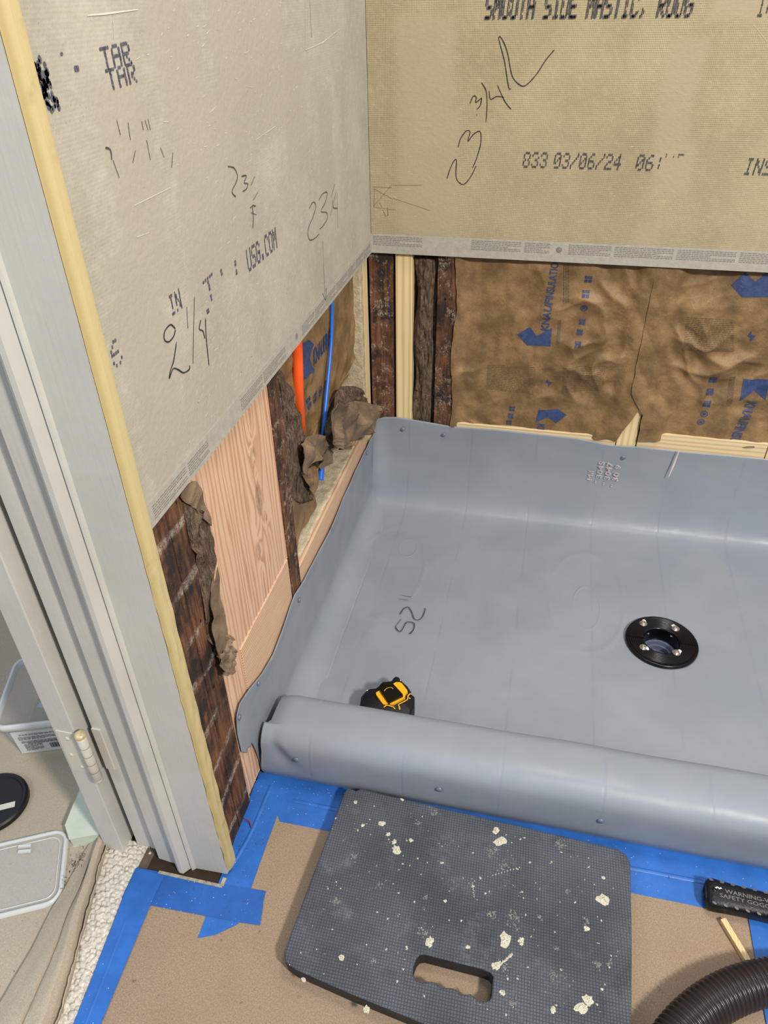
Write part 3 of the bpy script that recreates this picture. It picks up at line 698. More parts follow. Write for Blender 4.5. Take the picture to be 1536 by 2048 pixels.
R = [para(c5([(480, 470), (668, 478), (660, 590), (475, 560)]), mp1, rk, 16), para(c5([(765, 478), (930, 470), (920, 565), (760, 580)]), mp1, rk, 14),
     para(c5([(790, 95), (790, 240), (765, 240), (765, 95)]), mp1, rk, 4), para(c5([(760, 305), (752, 400), (738, 400), (746, 305)]), mp1, rk, 3)]
[mo('small_print', q, M['kfine'], batt1) for q in R]
R2 = [dense(px(c5([(1448, 532), (1545, 532), (1530, 612), (1488, 575), (1430, 610)])), mp2), dense(px(c5([(1400, 175), (1450, 126), (1492, 162), (1540, 122), (1540, 215), (1440, 218)])), mp2)]
A = px(c5([(1462, 615)]))[0]; R2.append(text_on('KNAUFINSU', A, A+Vector((-.014, 0, -.105)), .022, NYm, .0002, mp2, bold=.025))
for (q, kd) in (((1332, 535), 's'), ((1320, 580), 's'), ((1308, 622), 's'), ((1297, 660), 'c'), ((1285, 690), 'c')): R2.append(icon(px(c5([q]))[0], .0078, mp2, kd))
R2.append(dense(px(c5([(1460, 365), (1474, 345), (1475, 360), (1490, 365), (1470, 388), (1473, 372)])), mp2))
[mo(nm_, q, M['kblue'], batt2) for q, nm_ in zip(R2, ['printed_logo']*2+['printed_lettering']+['printed_pictogram']*6)]
[mo('small_print', q, M['kfine'], batt2) for q in (para(c5([(1232, 288), (1415, 298), (1415, 425), (1215, 418)]), mp2, rk, 18), para(c5([(1420, 525), (1400, 635), (1378, 635), (1398, 525)]), mp2, rk, 4))]

def wool_grid(fn, nu, nv, label, cat='insulation', group=None):
    o = mo('mineral_wool', grid(fn, nu, nv), M['wool'], None, True); solid(o, .01, -1); return tag(o, label, cat, group)
def wb(a, b):
    z = .235+.40*b+.06*b; x = .091+.057*a
    bul = math.sin(math.pi*a)**.6
    n_ = noise.noise(Vector((x*60, z*14, 1)))*.010+noise.noise(Vector((x*200, z*45, 5)))*.005
    return Vector((x-.006*math.sin(z*30)*(1-a)*(a < .3), .040-.022*bul+n_+(.03 if b > .93 else 0), z))
wool_grid(wb, 26, 150, 'grey-brown wool stuffed beside the pale pine stud of the back wall')

# left wall: paper-faced batt seen behind the pipes
tL = empty('insulation_batt', (-.06, -.32, .29)); tag(tL, 'brown paper-faced insulation with blue print behind the orange pipe', 'insulation')
edge = [on_plane(u, v, 'x', -.03) for u, v in crop(280, 480, 3.072, [(1335, 215), (1365, 330), (1355, 440), (1378, 550), (1350, 690), (1290, 820), (1240, 900), (1150, 1080), (1060, 1330)])]
def yr(z):
    P = sorted([(p.z, p.y) for p in edge])
    for (a, b), (c, d) in zip(P, P[1:]):
        if a <= z <= c: return b+(d-b)*(z-a)/(c-a)
    return P[0][1] if z < P[0][0] else P[-1][1]
def xk(y, z): return -.032+.5*wr(y*1.0+4, z, 2.)+.012*max(0, (z-.5))
mpL = lambda p: Vector((xk(p.y, p.z)+.001, p.y, p.z))
def fL(a, b):
    z = .27+.45*b; y0 = -.565; y1 = yr(z); y = y0+(y1-y0)*a+.003*noise.noise(Vector((z*50, 0, 0)))*(a == 1)
    return Vector((xk(y, z), y, z))
mo('kraft_facing', grid(fL, 110, 110), M['kraft'], tL, True)
mo('wool_core', box(-.103, -.06, -.58, -.10, .29, .72), M['wool'], tL)
c3 = lambda pts: crop(280, 480, 3.072, pts)
pl = lambda pts: [on_plane(u, v, 'x', -.031) for u, v in c3(pts)]
a_, b_ = pl([(1062, 770), (1182, 620)])
RL = [dense(pl([(975, 640), (1030, 612), (1062, 640), (1035, 720), (1065, 805), (980, 868), (960, 760)]), mpL, NX), text_on('KNAUFINSU', a_, b_, .032, NX, .0002, mpL, bold=.025)]
for q, kd in (((992, 1040), 's'), ((1038, 1000), 's'), ((1078, 965), 's'), ((1115, 930), 'c'), ((1150, 890), 'c')): RL.append(icon(pl([q])[0], .0105, mpL, kd, NX))
[mo(nm_, q, M['kblue'], tL) for q, nm_ in zip(RL, ['printed_logo', 'printed_lettering']+['printed_pictogram']*5)]
# wool and paper scraps of the left wall
def scrap(name, pts, cx, off, nrm, amp, freq, mat, label, cat, seed, bulge=.0, plane='x', rings=12, group=None, dens=5):
    O = [on_plane(u, v, plane, off) for u, v in pts]; c = sum(O, Vector())/len(O)
    o = mo(name, sheet(O, c, nrm, amp, freq, rings, dens, seed, bulge), mat, None, mat is M['wool']); solid(o, .0012)
    return tag(o, label, cat, group)
scrap('mineral_wool', [c4(*q) for q in [(330, 310), (420, 360), (485, 440), (518, 540), (528, 650), (515, 780), (505, 930), (515, 1120), (500, 1200), (470, 1100), (430, 760), (370, 560)]], 0, -.0095, NX, .008, 30, M['wool'],
      'brown wool between the blackened stud and the fir board', 'insulation', 1, .004, rings=18)
scrap('kraft_scrap', [c4(*q) for q in [(318, 290), (345, 245), (400, 190), (450, 280), (495, 440), (485, 460), (420, 375), (345, 322)]], 0, -.006, NX, .005, 30, M['kraft_dark'], 'curled brown paper edge just under the left cement board', 'paper scrap', 2, group='torn paper scraps')
scrap('kraft_scrap', [c4(*q) for q in [(540, 720), (520, 850), (514, 1000), (522, 1180), (548, 1270), (560, 1300), (585, 1290), (625, 1240), (605, 1130), (588, 1060), (572, 950), (556, 800)]], 0, .001, NX, .005, 22, M['kraft_dark'], 'torn brown paper strip hanging against the fir board', 'paper scrap', 3, group='torn paper scraps')
scrap('kraft_scrap', [c4(*q) for q in [(556, 1270), (562, 1360), (600, 1388), (650, 1352), (660, 1300), (640, 1215), (628, 1150), (600, 1120), (596, 1200)]], 0, .003, NX, .014, 60, M['kraft_dark'], 'crumpled paper knot at the foot of the hanging paper strip', 'paper scrap', 4, group='torn paper scraps', rings=16)
scrap('mineral_wool', c3([(860, 790), (905, 860), (950, 980), (985, 1130), (1000, 1300), (1060, 1400), (1070, 1560), (1000, 1620), (930, 1560), (900, 1400), (880, 1100), (850, 850)]), 0, -.030, NX, .010, 26, M['wool'], 'dark brown wool spilling beside the narrow dark stud', 'insulation', 5, .012, rings=18)
scrap('mineral_wool', c3([(1240, 900), (1340, 905), (1400, 970), (1440, 1010), (1330, 1040), (1260, 1120), (1200, 1230), (1130, 1330), (1120, 1230), (1170, 1060)]), 0, -.014, NX, .014, 28, M['wool'], 'tuft of wool above the crumpled paper in the left corner', 'insulation', 6, .015, rings=16)
scrap('kraft_scrap', c3([(1200, 1010), (1330, 990), (1440, 1010), (1487, 1040), (1465, 1110), (1440, 1180), (1340, 1215), (1300, 1260), (1230, 1290), (1195, 1220), (1185, 1110)]), 0, .016, NX, .024, 17, M['kraft_dark'], 'large crumpled brown paper flap in the corner over the liner', 'paper scrap', 7, .012, group='torn paper scraps', rings=16)
scrap('kraft_scrap', c3([(990, 1255), (1100, 1195), (1165, 1270), (1190, 1330), (1130, 1420), (1095, 1350), (1010, 1440), (1002, 1340)]), 0, -.008, NX, .016, 24, M['kraft_dark'], 'small crumpled paper flap beside the blue tubing', 'paper scrap', 8, group='torn paper scraps')
s_ = scrap('kraft_scrap', c3([(1000, 1430), (1040, 1400), (1090, 1395), (1100, 1480), (1075, 1560), (1030, 1500)]), 0, -.014, NX, .006, 30, M['kraft'], 'pointed paper scrap with blue marks above the long blocking', 'paper scrap', 9, group='torn paper scraps')
q_ = [on_plane(u, v, 'x', -.007) for u, v in c3([(1042, 1445), (1064, 1500)])]
[mo('printed_mark', icon(p, .006, lambda p: p, 'c', NX), M['kblue'], s_) for p in q_]
# pipes
p0, p1, p2 = on_plane(594, 690, 'x', -.024), on_plane(597, 790, 'x', -.026), on_plane(601, 858, 'x', -.04)
top = p0+Vector((.0, .0, .12))
tag(mo('water_pipe', tube(smooth_path([top, p0, p1, p2, p2+Vector((-.012, 0, -.03))], 8), .0095, 20), M['orange'], None, True), 'bright orange plastic pipe in front of the left insulation', 'pipe')
pts = [on_plane(u, v, 'x', -.022) for u, v in [(664, 560), (664, 620), (662, 690), (654, 780), (646, 868), (644, 920), (641, 960)]]
tag(mo('water_tubing', tube(smooth_path(pts, 8), lambda t: .0035+.0035*max(0, (t-.45)/.55), 16), M['blue_pipe'], None, True), 'thin bright blue tubing right of the orange pipe', 'pipe')

# ---------------------------------------------------------------- pan liner with the curb wrapped
lin_root = empty('pan_liner', (.5, -.44, 0)); tag(lin_root, 'grey flexible shower pan liner turned up the walls and over the curb', 'pan liner')
PROF = [(.0110, 1), (.0112, .80), (.008, .60), (.000, .42), (-.010, .26), (-.021, .15), (-.036, .085), (-.062, .058), (-.10, .050)]  # z as share of .25 on the wall
prof = [(y, z*.25) for y, z in PROF]
prof += [(-.16, .0115), (-.30, .011), (-.5, .010), (-.66, .011), (-.72, .0125), (-.750, .018), (-.766, .034), (-.773, .060), (-.777, .090), (-.784, .110), (-.798, .1205), (-.820, .1235), (-.848, .1235),
         (-.868, .1185), (-.882, .106), (-.888, .088), (-.888, .055), (-.886, .025), (-.880, .006), (-.8785, .0025)]
pp = smooth_path([Vector((0, y, z)) for y, z in prof], 7); NPF = len(pp)-1
TOPX = [(-.02, .20), (-.013, .228), (.002, .252), (.02, .260), (.051, .263), (.123, .258), (.195, .251), (.307, .254), (.403, .252), (.504, .251), (.588, .241), (.65, .243), (.765, .242), (.86, .243), (1.4, .240)]
def interp(T, x):
    for (a, b), (c, d) in zip(T, T[1:]):
        if x <= c: return b+(d-b)*max(0, (x-a)/(c-a))
    return T[-1][1]
NXL = 230
def xs(a): return .10*(a/.25) if a < .25 else .10+(a-.25)/.75*1.26
def lf(a, b):
    q = pp[int(round(b*NPF))]; y, z = q.y, q.z; x = xs(a)-.0095
    if y > -.15 and z > .0115:                              # back wall rise
        k_ = (z-.0115)/.2385; z = .0115+k_*(interp(TOPX, x)-.0115)
        y += .003*noise.noise(Vector((x*7, z*9, 2)))*min(1, k_*3)-.004*max(0, noise.noise(Vector((x*3.1, 0, 5))))*k_
        y -= .018*math.exp(-(max(0, x+.01)/.03)**2)*math.sin(math.pi*min(1, k_)) 
    elif y > -.735:
        z += .0022*noise.noise(Vector((x*9, y*9, 3)))+.0010*noise.noise(Vector((x*26, y*20, 1)))
        d = math.hypot(x-.716, y+.41)
        z -= .004*math.exp(-(d/.16)**2)
        for k0 in (0.02, .20): z += .004*math.exp(-((x-.115-k0*.3*(y+.3))/.012)**2)*max(0, noise.noise(Vector((k0*9, y*6, 8))))
    else:                                                   # curb
        up_ = min(1, max(0, (z-.02)/.06)); end = max(0, 1-(x+.0095)/.05)
        x += up_*.016*end*end if y > -.85 else up_*.008*end*end
        if y > -.86: z -= up_*.014*max(0, 1-(x+.0)/.04)**2
        y += .0018*noise.noise(Vector((x*8, z*14, 6)))*up_
        z += .002*noise.noise(Vector((x*5, 1, 6)))*up_
        if y < -.86:                                        # pinched dimple and its soft fold at the left end
            y += .0075*math.exp(-((x-.022-.35*max(0, .10-z))/(.009+.26*max(0, .11-z)))**2)*math.exp(-((z-.075)/.030)**2)
    return Vector((x, y, z))
LV, LF = grid(lf, NXL, NPF)
LF = [q for q in LF if math.hypot(sum(LV[i].x for i in q)/4-.7155, sum(LV[i].y for i in q)/4+.4085) > .045]
o = mo('liner_sheet', (LV, LF), M['liner'], lin_root, True); solid(o, .001, -1)
LT = [(-.945, .19), (-.937, .229), (-.919, .238), (-.88, .228), (-.826, .208), (-.772, .199), (-.706, .212), (-.645, .226), (-.589, .216), (-.502, .210), (-.381, .206), (-.24, .215), (-.081, .214), (-.03, .214), (.02, .205)]
LB = [(-.945, .145), (-.934, .137), (-.925, .118), (-.918, .124), (-.905, .112), (-.898, .118), (-.893, .085), (-.887, .07), (-.884, .012), (.02, .012)]
def ll(a, b):
    y = -.938+.944*a; zt = interp(LT, y); zb = interp(LB, y)
    Rf = .055*max(0, min(1, (y+.80)/.06)); Rf = max(Rf, .0001)
    x0 = XS+.0022
    if b < .5: an = b/.5*math.pi/2; off = Rf*(1-math.sin(an)); z = zb+Rf*(1-math.cos(an)); 
    else: off = 0; z = zb+Rf+(zt-zb-Rf)*(b-.5)/.5
    if Rf < .01: z = zb+(zt-zb)*b; off = 0
    n_ = .0035*max(0, noise.noise(Vector((y*9, z*8, 11))))+.0015*noise.noise(Vector((y*22, z*12, 1)))*(z < .19)
    edge_ = max(0, (z-zt+.03)/.03)*.0022*(1+noise.noise(Vector((y*13, 0, 3))))
    z += (.0018*noise.noise(Vector((y*9, off*9, 3))) if off > .03 else 0)
    return Vector((x0+off+n_+edge_, y, z))
o = mo('wall_flap', grid(ll, 200, 40), M['liner'], lin_root, True); solid(o, .001, 1)
def nail(c, n): mo('nail_head', lathe([(0, .0022), (.0022, .0021), (.0034, .0015), (.0048, .0013), (.0052, 0)], c, n, 20), M['nail'], lin_root, True)
for q in crop(680, 820, 1.794, [(225, 70), (372, 90), (1017, 172)]): nail(on_plane(*q, 'y', .0055), NYm)
for q in [(1458, 18), (1237, 485), (1042, 922), (792, 1432), (673, 1643)]: nail(on_plane(*c4(*q), 'x', XS+.006), NX)
for q in [(592, 1520), (878, 1579), (1201, 1642)]: nail(on_plane(*q, 'y', -.8905), NYm)
v52 = [crop(700, 960, 2.56, l) for l in ([(232, 752), (262, 712)], [(232, 750), (245, 770), (262, 774), (285, 735), (300, 728), (326, 732), (330, 752), (320, 775), (303, 790)], [(255, 690), (275, 660), (300, 652), (318, 680), (328, 708), (345, 718), (368, 705), (382, 675), (385, 655)],
     [(265, 590), (315, 600)], [(253, 610), (302, 616)])]
mo('marker_figures', strokes(v52, 'z', .0150, (0, 0, 1), .0022), M['marker'], lin_root)
T = []
for s, x, z0, z1 in (('Mil', .556, .140, .166), ('" 3045', .577, .133, .197), ('" 3047', .597, .130, .197), ('" 30 9', .617, .127, .192)):
    T.append(text_on(s, (x, .0045, z0), (x+.002, .0055, z1), .013, NYm, .004, bold=.0))
T += [ribbon([(.742, .004, .25), (.738, .001, .215), (.732, -.004, .178)], NYm, .004, .004)]  # pale stroke paints a highlight on the liner, not lettering
[mo('print_and_glint', q, M['liner_print_glint'], lin_root) for q in T]

# ---------------------------------------------------------------- drain
dc = Vector((.7155, -.4085, .010))
dr = empty('shower_drain', dc); tag(dr, 'black plastic clamping drain with four bolts in the pan', 'drain')
pr = [(.0360, -.03), (.0360, .004), (.0375, .0065)]
r_ = .040
while r_ < .066: pr += [(r_, .0068), (r_+.0006, .0076), (r_+.0022, .0076), (r_+.0028, .0068)]; r_ += .0042
pr += [(.068, .0072), (.0735, .0066), (.0745, .0045), (.0745, 0)]
mo('clamping_ring', lathe(pr, dc, n=72), M['black_plastic'], dr, True)
mo('drain_throat', lathe([(.0365, .0045), (.0360, .002), (.0350, -.026)], dc, n=48), M['black_plastic'], dr, True)
mo('pipe_socket', lathe([(.0352, -.026), (.029, -.026), (.028, -.034), (.024, -.034), (.0235, -.045), (0, -.045)], dc, n=48), M['bore'], dr)
for sg in (-1, 1): mo('ring_rib', box(dc.x+sg*.055-.018, dc.x+sg*.055+.018, dc.y-.0006, dc.y+.0006, .0165, .0181), M['black_plastic'], dr)
for (x, y) in ((.680, -.365), (.747, -.367), (.676, -.438), (.742, -.440)):
    b = mo('bolt', lathe([(.0085, 0), (.0085, .0012), (.0058, .0014), (.0058, .0042), (.0050, .0050), (.0018, .0050), (.0016, .0035), (0, .0035)], (x, y, .0172), n=10), M['steel'], dr, False)
    rr = random.Random(int(x*9999+y*777)); a0 = rr.random()*6
    O = [Vector((x+.0075*math.cos(a0)+.0042*rr.uniform(.6, 1.3)*math.cos(t), y+.0075*math.sin(a0)+.0042*rr.uniform(.6, 1.3)*math.sin(t), .0183)) for t in [k*.785 for k in range(8)]]
    mo('paste_smear', prism(O, (0, 0, .0012)), M['white_residue'], b)

# ---------------------------------------------------------------- tape measure
def tapemeasure():
    zt = .062; zb = .0145
    out = crop(700, 1320, 9.6, [(270, 600), (310, 570), (345, 548), (400, 545), (470, 540), (520, 500), (620, 420), (720, 395), (800, 380), (840, 320), (890, 288), (935, 300), (1010, 390), (1040, 420), (1110, 480), (1170, 570), (1210, 670), (1250, 690), (1245, 790), (1235, 900), (1190, 960), (1180, 1060)])
    O = [on_plane(u, v, 'z', zt) for u, v in out]
    O += [Vector((.228, -.748, zt)), Vector((.20, -.758, zt)), Vector((.16, -.755, zt)), Vector((.137, -.742, zt)), Vector((.134, -.722, zt))]
    c = sum(O, Vector())/len(O)
    t = empty('tape_measure', (c.x, c.y, zb)); tag(t, 'black and yellow tape measure lying in the pan behind the curb', 'tape measure')
    low = [Vector((c.x+(p.x-c.x)*.93, c.y+(p.y-c.y)*.93, zb)) for p in O]; mid = [Vector((c.x+(p.x-c.x)*1.0, c.y+(p.y-c.y)*1.0, zb+.014)) for p in O]
    t1 = [Vector((c.x+(p.x-c.x)*.985, c.y+(p.y-c.y)*.985, zt-.004)) for p in O]; t2 = [Vector((c.x+(p.x-c.x)*.90, c.y+(p.y-c.y)*.90, zt)) for p in O]
    n = len(O); v = low+mid+t1+t2; f = []
    for r in range(3): f += [(r*n+i, r*n+(i+1) % n, (r+1)*n+(i+1) % n, (r+1)*n+i) for i in range(n)]
    v += [Vector((c.x, c.y, zt+.002)), Vector((c.x, c.y, zb))]
    f += [(3*n+i, 3*n+(i+1) % n, 4*n) for i in range(n)]+[((i+1) % n, i, 4*n+1) for i in range(n)]
    mo('case', (v, f), M['rubber'], t, True).modifiers.new('es', 'EDGE_SPLIT').split_angle = .7
    Z = zt+.003
    Q = lambda l, z=Z: [on_plane(u, v, 'z', z) for u, v in crop(700, 1320, 9.6, l)]
    fp = Q([(830, 470), (880, 440), (950, 438), (1000, 460), (1100, 590), (1108, 630), (1070, 665), (1055, 740), (840, 858), (790, 862), (740, 835), (690, 852), (640, 845), (590, 800), (505, 680), (505, 640), (575, 590), (660, 520), (750, 480)])
    bevel(mo('yellow_face', prism([p-Vector((0, 0, .003)) for p in fp], (0, 0, .0042)), M['yellow'], t), .0008)
    lines = [Q(l) for l in ([(1185, 660), (1150, 650), (1115, 690), (1105, 760), (1040, 800), (930, 855), (945, 900), (955, 955)], [(650, 910), (690, 878), (730, 872), (835, 905), (865, 945)])]
    mo('yellow_trim', join(*[ribbon(l, (0, 0, 1), .0026, .0004, False) for l in lines]), M['yellow'], t)
    Zc = zt+.009
    cp = Q([(575, 480), (640, 425), (740, 425), (830, 460), (1010, 655), (1015, 680), (740, 815), (725, 790), (590, 610), (565, 540)], Zc)
    ob = mo('belt_clip', prism([p-Vector((0, 0, .0055)) for p in cp], (0, 0, .0055)), M['black_plastic'], t); bevel(ob, .0012)
    arc = Q([(655, 600), (700, 550), (760, 530), (805, 532), (825, 560)], Zc)
    mo('clip_mark', ribbon(smooth_path(arc, 4), (0, 0, 1), .0012, .0004), M['yellow'], ob)
    for q in ((970, 390), (325, 582), (1145, 735)):
        mo('case_screw', lathe([(0, .0014), (.0014, .0013), (.0020, 0)], Q([q], zt)[0], n=12), M['steel'], t, True)
    return t
tapemeasure()

# ---------------------------------------------------------------- bathroom floor covering
def flat(name, pts, z, th, mat, label, cat, group=None, kind=None, parent=None):
    return tag(mo(name, prism([(x, y, z) for x, y in pts], (0, 0, th)), mat, parent), label, cat, group, kind)
flat('floor_paper', [(.0, -.875), (1.35, -.875), (1.35, -1.75), (-.10, -1.75), (-.125, -1.0905), (.0, -1.0905)], -.0028, .0030, M['floor_paper'], 'brown pressed-paper sheet covering the bathroom floor', 'floor paper')
def rag(p, q, n, amp, s):
    P = Vector((p[0], p[1], 0)); Q = Vector((q[0], q[1], 0)); d = (Q-P); nn = Vector((-d.y, d.x, 0)).normalized()
    return [tuple((P+d*i/n+nn*amp*noise.noise(Vector((i*1.3, s, 0)))))[:2] for i in range(n+1)]
GT = 'painters tape round the floor paper'
def tstrip(poly, z, mat, label):
    o = flat('painters_tape', poly, z, .00035, mat, label, 'tape', GT); return o
tstrip([(-.016, -.872), (1.33, -.872), (1.33, -.961)]+rag((.85, -.963), (.40, -.962), 12, .0015, 1)+[(.05, -.9635)], .00025, M['tape'], 'blue tape running along the foot of the curb')
tstrip(rag((-.018, -.880), (-.010, -1.075), 14, .0035, 2)+[(-.008, -1.168), (.016, -1.158), (.044, -1.136), (.0425, -1.0), (.043, -.880)], .00075, M['tape'], 'blue tape along the left wall, ending in a slanted torn tip')
tstrip([(-.150, -1.0885), (-.118, -1.0875), (-.055, -1.0900), (.0, -1.0845), (.064, -1.0805)]+rag((.068, -1.081), (.078, -1.131), 6, .004, 5)+[(.04, -1.134), (-.101, -1.139), (-.15, -1.14)], .00125, M['tape2'], 'blue tape across the front of the door jamb with a torn right end')
tstrip([(-.152, -1.090), (-.100, -1.092), (-.100, -1.14), (-.083, -1.45), (-.115, -1.45)]+rag((-.122, -1.36), (-.150, -1.12), 8, .002, 8), .00175, M['tape'], 'blue tape strip holding the left edge of the paper beside the carpet')
tstrip([(.798, -.955), (.87, -.955), (.87, -1.30), (.796, -1.30)], .00225, M['tape'], 'blue tape strip beyond the hammer, running towards the hose')
# tape creases
mk = [[(.012, -.900), (.010, -.98), (.004, -1.03), (-.002, -1.06)], [(.060, -.921), (.3, -.923), (.7, -.922), (1.0, -.920)], [(-.128, -1.16), (-.118, -1.25), (-.108, -1.36)]]
for l in mk:
    P = smooth_path([Vector((x, y, .0012)) for x, y in l], 8); v = []; f = []
    for i, p in enumerate(P):
        t = (P[min(i+1, len(P)-1)]-P[max(i-1, 0)]).normalized(); s = Vector((-t.y, t.x, 0)); h = .0022*(1 if 0 < i < len(P)-1 else 0)
        v += [p+s*.0035, p+Vector((0, 0, h)), p-s*.0035]
    f = [(3*i+j, 3*i+3+j, 3*i+4+j, 3*i+1+j) for i in range(len(P)-1) for j in (0, 1)]
    tag(mo('tape_wrinkle', (v, f), M['tape'], None, True), ['raised crease in the blue tape by the left wall', 'long raised crease in the blue tape along the curb', 'raised crease in the blue tape beside the carpet'][mk.index(l)], 'tape crease')
# threshold edge under the jamb
tag(mo('trim_2', join(box(-.112, -.002, -1.0905, -1.0855, -.003, .0018), box(-.006, .0, -1.088, -1.075, -.003, .003), box(-.023, -.017, -1.04, -.93, -.003, .004)), plain('grey_floor_edge', (160, 152, 132), .85, nz=.25, sc=90, bd=.001)), kind='structure')
tag(mo('subfloor_gap_shade', box(-.134, -.002, -1.0878, -1.05, -.0029, -.0020), M['cavity']), kind='structure').name = 'jamb_gap_shade'  # dark sheet painted as the shade of the void under the jamb

# ---------------------------------------------------------------- kneeling pad
def pad():
    z1 = .034
    out = [(.1505, -.9065), (.155, -.897), (.170, -.900), (.176, -.8945), (.30, -.9005), (.45, -.9065), (.604, -.914), (.617, -.921), (.6225, -.933), (.6185, -1.05), (.6125, -1.157), (.606, -1.195), (.588, -1.226), (.568, -1.240),
           (.50, -1.236), (.345, -1.217), (.238, -1.203), (.155, -1.190), (.139, -1.184), (.1325, -1.171), (.1345, -1.139), (.141, -1.04)]
    hole = [tuple(on_plane(u, v, 'z', z1))[:2] for u, v in crop(540, 1540, 2.021, [(592, 762), (605, 748), (625, 745), (740, 775), (860, 806), (890, 818), (902, 835), (895, 915), (885, 930), (862, 934), (838, 928), (812, 903), (790, 906), (770, 905), (742, 880), (715, 878), (692, 880), (665, 855), (640, 852), (615, 858), (590, 848), (578, 828), (580, 795)])]
    cu = bpy.data.curves.new('pad', 'CURVE'); cu.dimensions = '2D'; cu.fill_mode = 'BOTH'; cu.extrude = .0155-.003; cu.bevel_depth = .003; cu.bevel_resolution = 2; cu.offset = -.003
    for P in (out, hole):
        sp = cu.splines.new('POLY'); sp.points.add(len(P)-1); sp.use_cyclic_u = True
        for i, (x, y) in enumerate(P): sp.points[i].co = (x, y, 0, 1)
    o = bpy.data.objects.new('t', cu); COL.objects.link(o); dg = bpy.context.evaluated_depsgraph_get(); me = o.evaluated_get(dg).to_mesh()
    v = [Vector((p.co.x, p.co.y, p.co.z+.0185)) for p in me.vertices]; f = [tuple(p.vertices) for p in me.polygons]
    c = Vector((.38, -1.06, 0))
    fm = []
    for q in f:
        a, b, d = v[q[0]], v[q[1]], v[q[2]]; nn = (b-a).cross(d-a)
        fm.append(0 if nn.length > 0 and abs(nn.normalized().z) > .55 else 1)
    o.evaluated_get(dg).to_mesh_clear(); bpy.data.objects.remove(o)
    for p in v:                                     # underside slightly smaller
        if p.z < .02: k_ = (.02-p.z)/.02*.012; p.x -= (p.x-c.x)*k_; p.y -= (p.y-c.y)*k_
    ob = mo('kneeling_pad', (v, f), None, None, False, [M['foam'], M['foam_side']], fm)
    tag(ob, 'dark grey foam kneeling pad with a hand slot, spattered with mortar', 'kneeling pad')
    rr = random.Random(21); z = max(p.z for p in v)+.0002
    def blob(x, y, r, ex=1.3, h=.0006):
        a0 = rr.random()*3; P = []
        n = 14 if r > .003 else 7
        for k in range(n):
            t = 2*math.pi*k/n; q = r*rr.uniform(.62, 1.2); dx = q*ex*math.cos(t); dy = q*math.sin(t)
            P.append(Vector((x+dx*math.cos(a0)-dy*math.sin(a0), y+dx*math.sin(a0)+dy*math.cos(a0), z)))
        cc = Vector((x, y, z+h*1.5)); return P+[cc]+[p-Vector((0, 0, .0008)) for p in P], [(i, (i+1) % n, n) for i in range(n)]+[(i, n+1+i, n+1+(i+1) % n, (i+1) % n) for i in range(n)]
    def at(a, b): p = on_plane(540+a/2.021, 1540+b/2.021, 'z', z); return p.x, p.y
    S = []; Gs = []
    for a, b, r in ((452, 217, .0050), (377, 223, .003), (503, 290, .004), (512, 322, .0065), (570, 284, .0032), (930, 289, .0085), (915, 245, .005), (1340, 523, .0085), (950, 685, .0085), (1015, 692, .0045), (708, 528, .0028), (1255, 960, .0075), (1285, 930, .007),
                    (645, 695, .006), (915, 790, .006), (290, 758, .004), (1145, 970, .0035), (535, 120, .003), (345, 130, .003), (478, 260, .0035), (1348, 435, .003), (695, 375, .0022), (520, 403, .0014), (565, 385, .0012), (940, 900, .0035), (800, 716, .003), (1342, 887, .002), (1280, 640, .004), (1000, 400, .0015), (390, 968, .004), (135, 848, .003), (820, 470, .002), (850, 437, .002)):
        S.append(blob(*at(a, b), r))
    for k in range(10): S.append(blob(*at(900+k*12, 425-k*3.5), .0010)); S.append(blob(*at(815+rr.random()*12, 440+k*8), .0009)); S.append(blob(*at(925+k*6, 790-k*5), .0018))
    for _ in range(190):
        x = rr.uniform(.145, .61); y = rr.uniform(-1.19, -.92)
        if .305 < x < .44 and -1.175 < y < -1.125: continue
        S.append(blob(x, y, rr.choice((.0006, .0008, .0008, .0011, .0015))))
    for a, b, r in ((900, 335, .014), (342, 352, .008), (265, 528, .009), (945, 385, .008), (630, 515, .006), (895, 580, .010), (985, 605, .016), (975, 585, .008), (1090, 595, .006), (1145, 830, .007), (1280, 610, .007), (620, 655, .012), (1170, 300, .012), (440, 465, .006), (950, 800, .008), (1325, 790, .008), (1375, 780, .006), (660, 170, .009), (980, 940, .006), (420, 770, .005), (1200, 490, .006), (600, 215, .005), (1160, 720, .004)):
        for _ in range(int(r*2600)): aa, bb = at(a, b); S2 = blob(aa+rr.gauss(0, r*.40), bb+rr.gauss(0, r*.40), rr.uniform(.0006, .0015)); Gs.append(S2)
    q = mo('mortar_spatter', join(*S), M['splat'], ob); q['label'] = 'dried cream mortar spots'; q['kind'] = 'stuff'
    q = mo('grey_smears', join(*Gs), M['splat_grey'], ob); q['label'] = 'dull grey mortar smears'; q['kind'] = 'stuff'
pad()

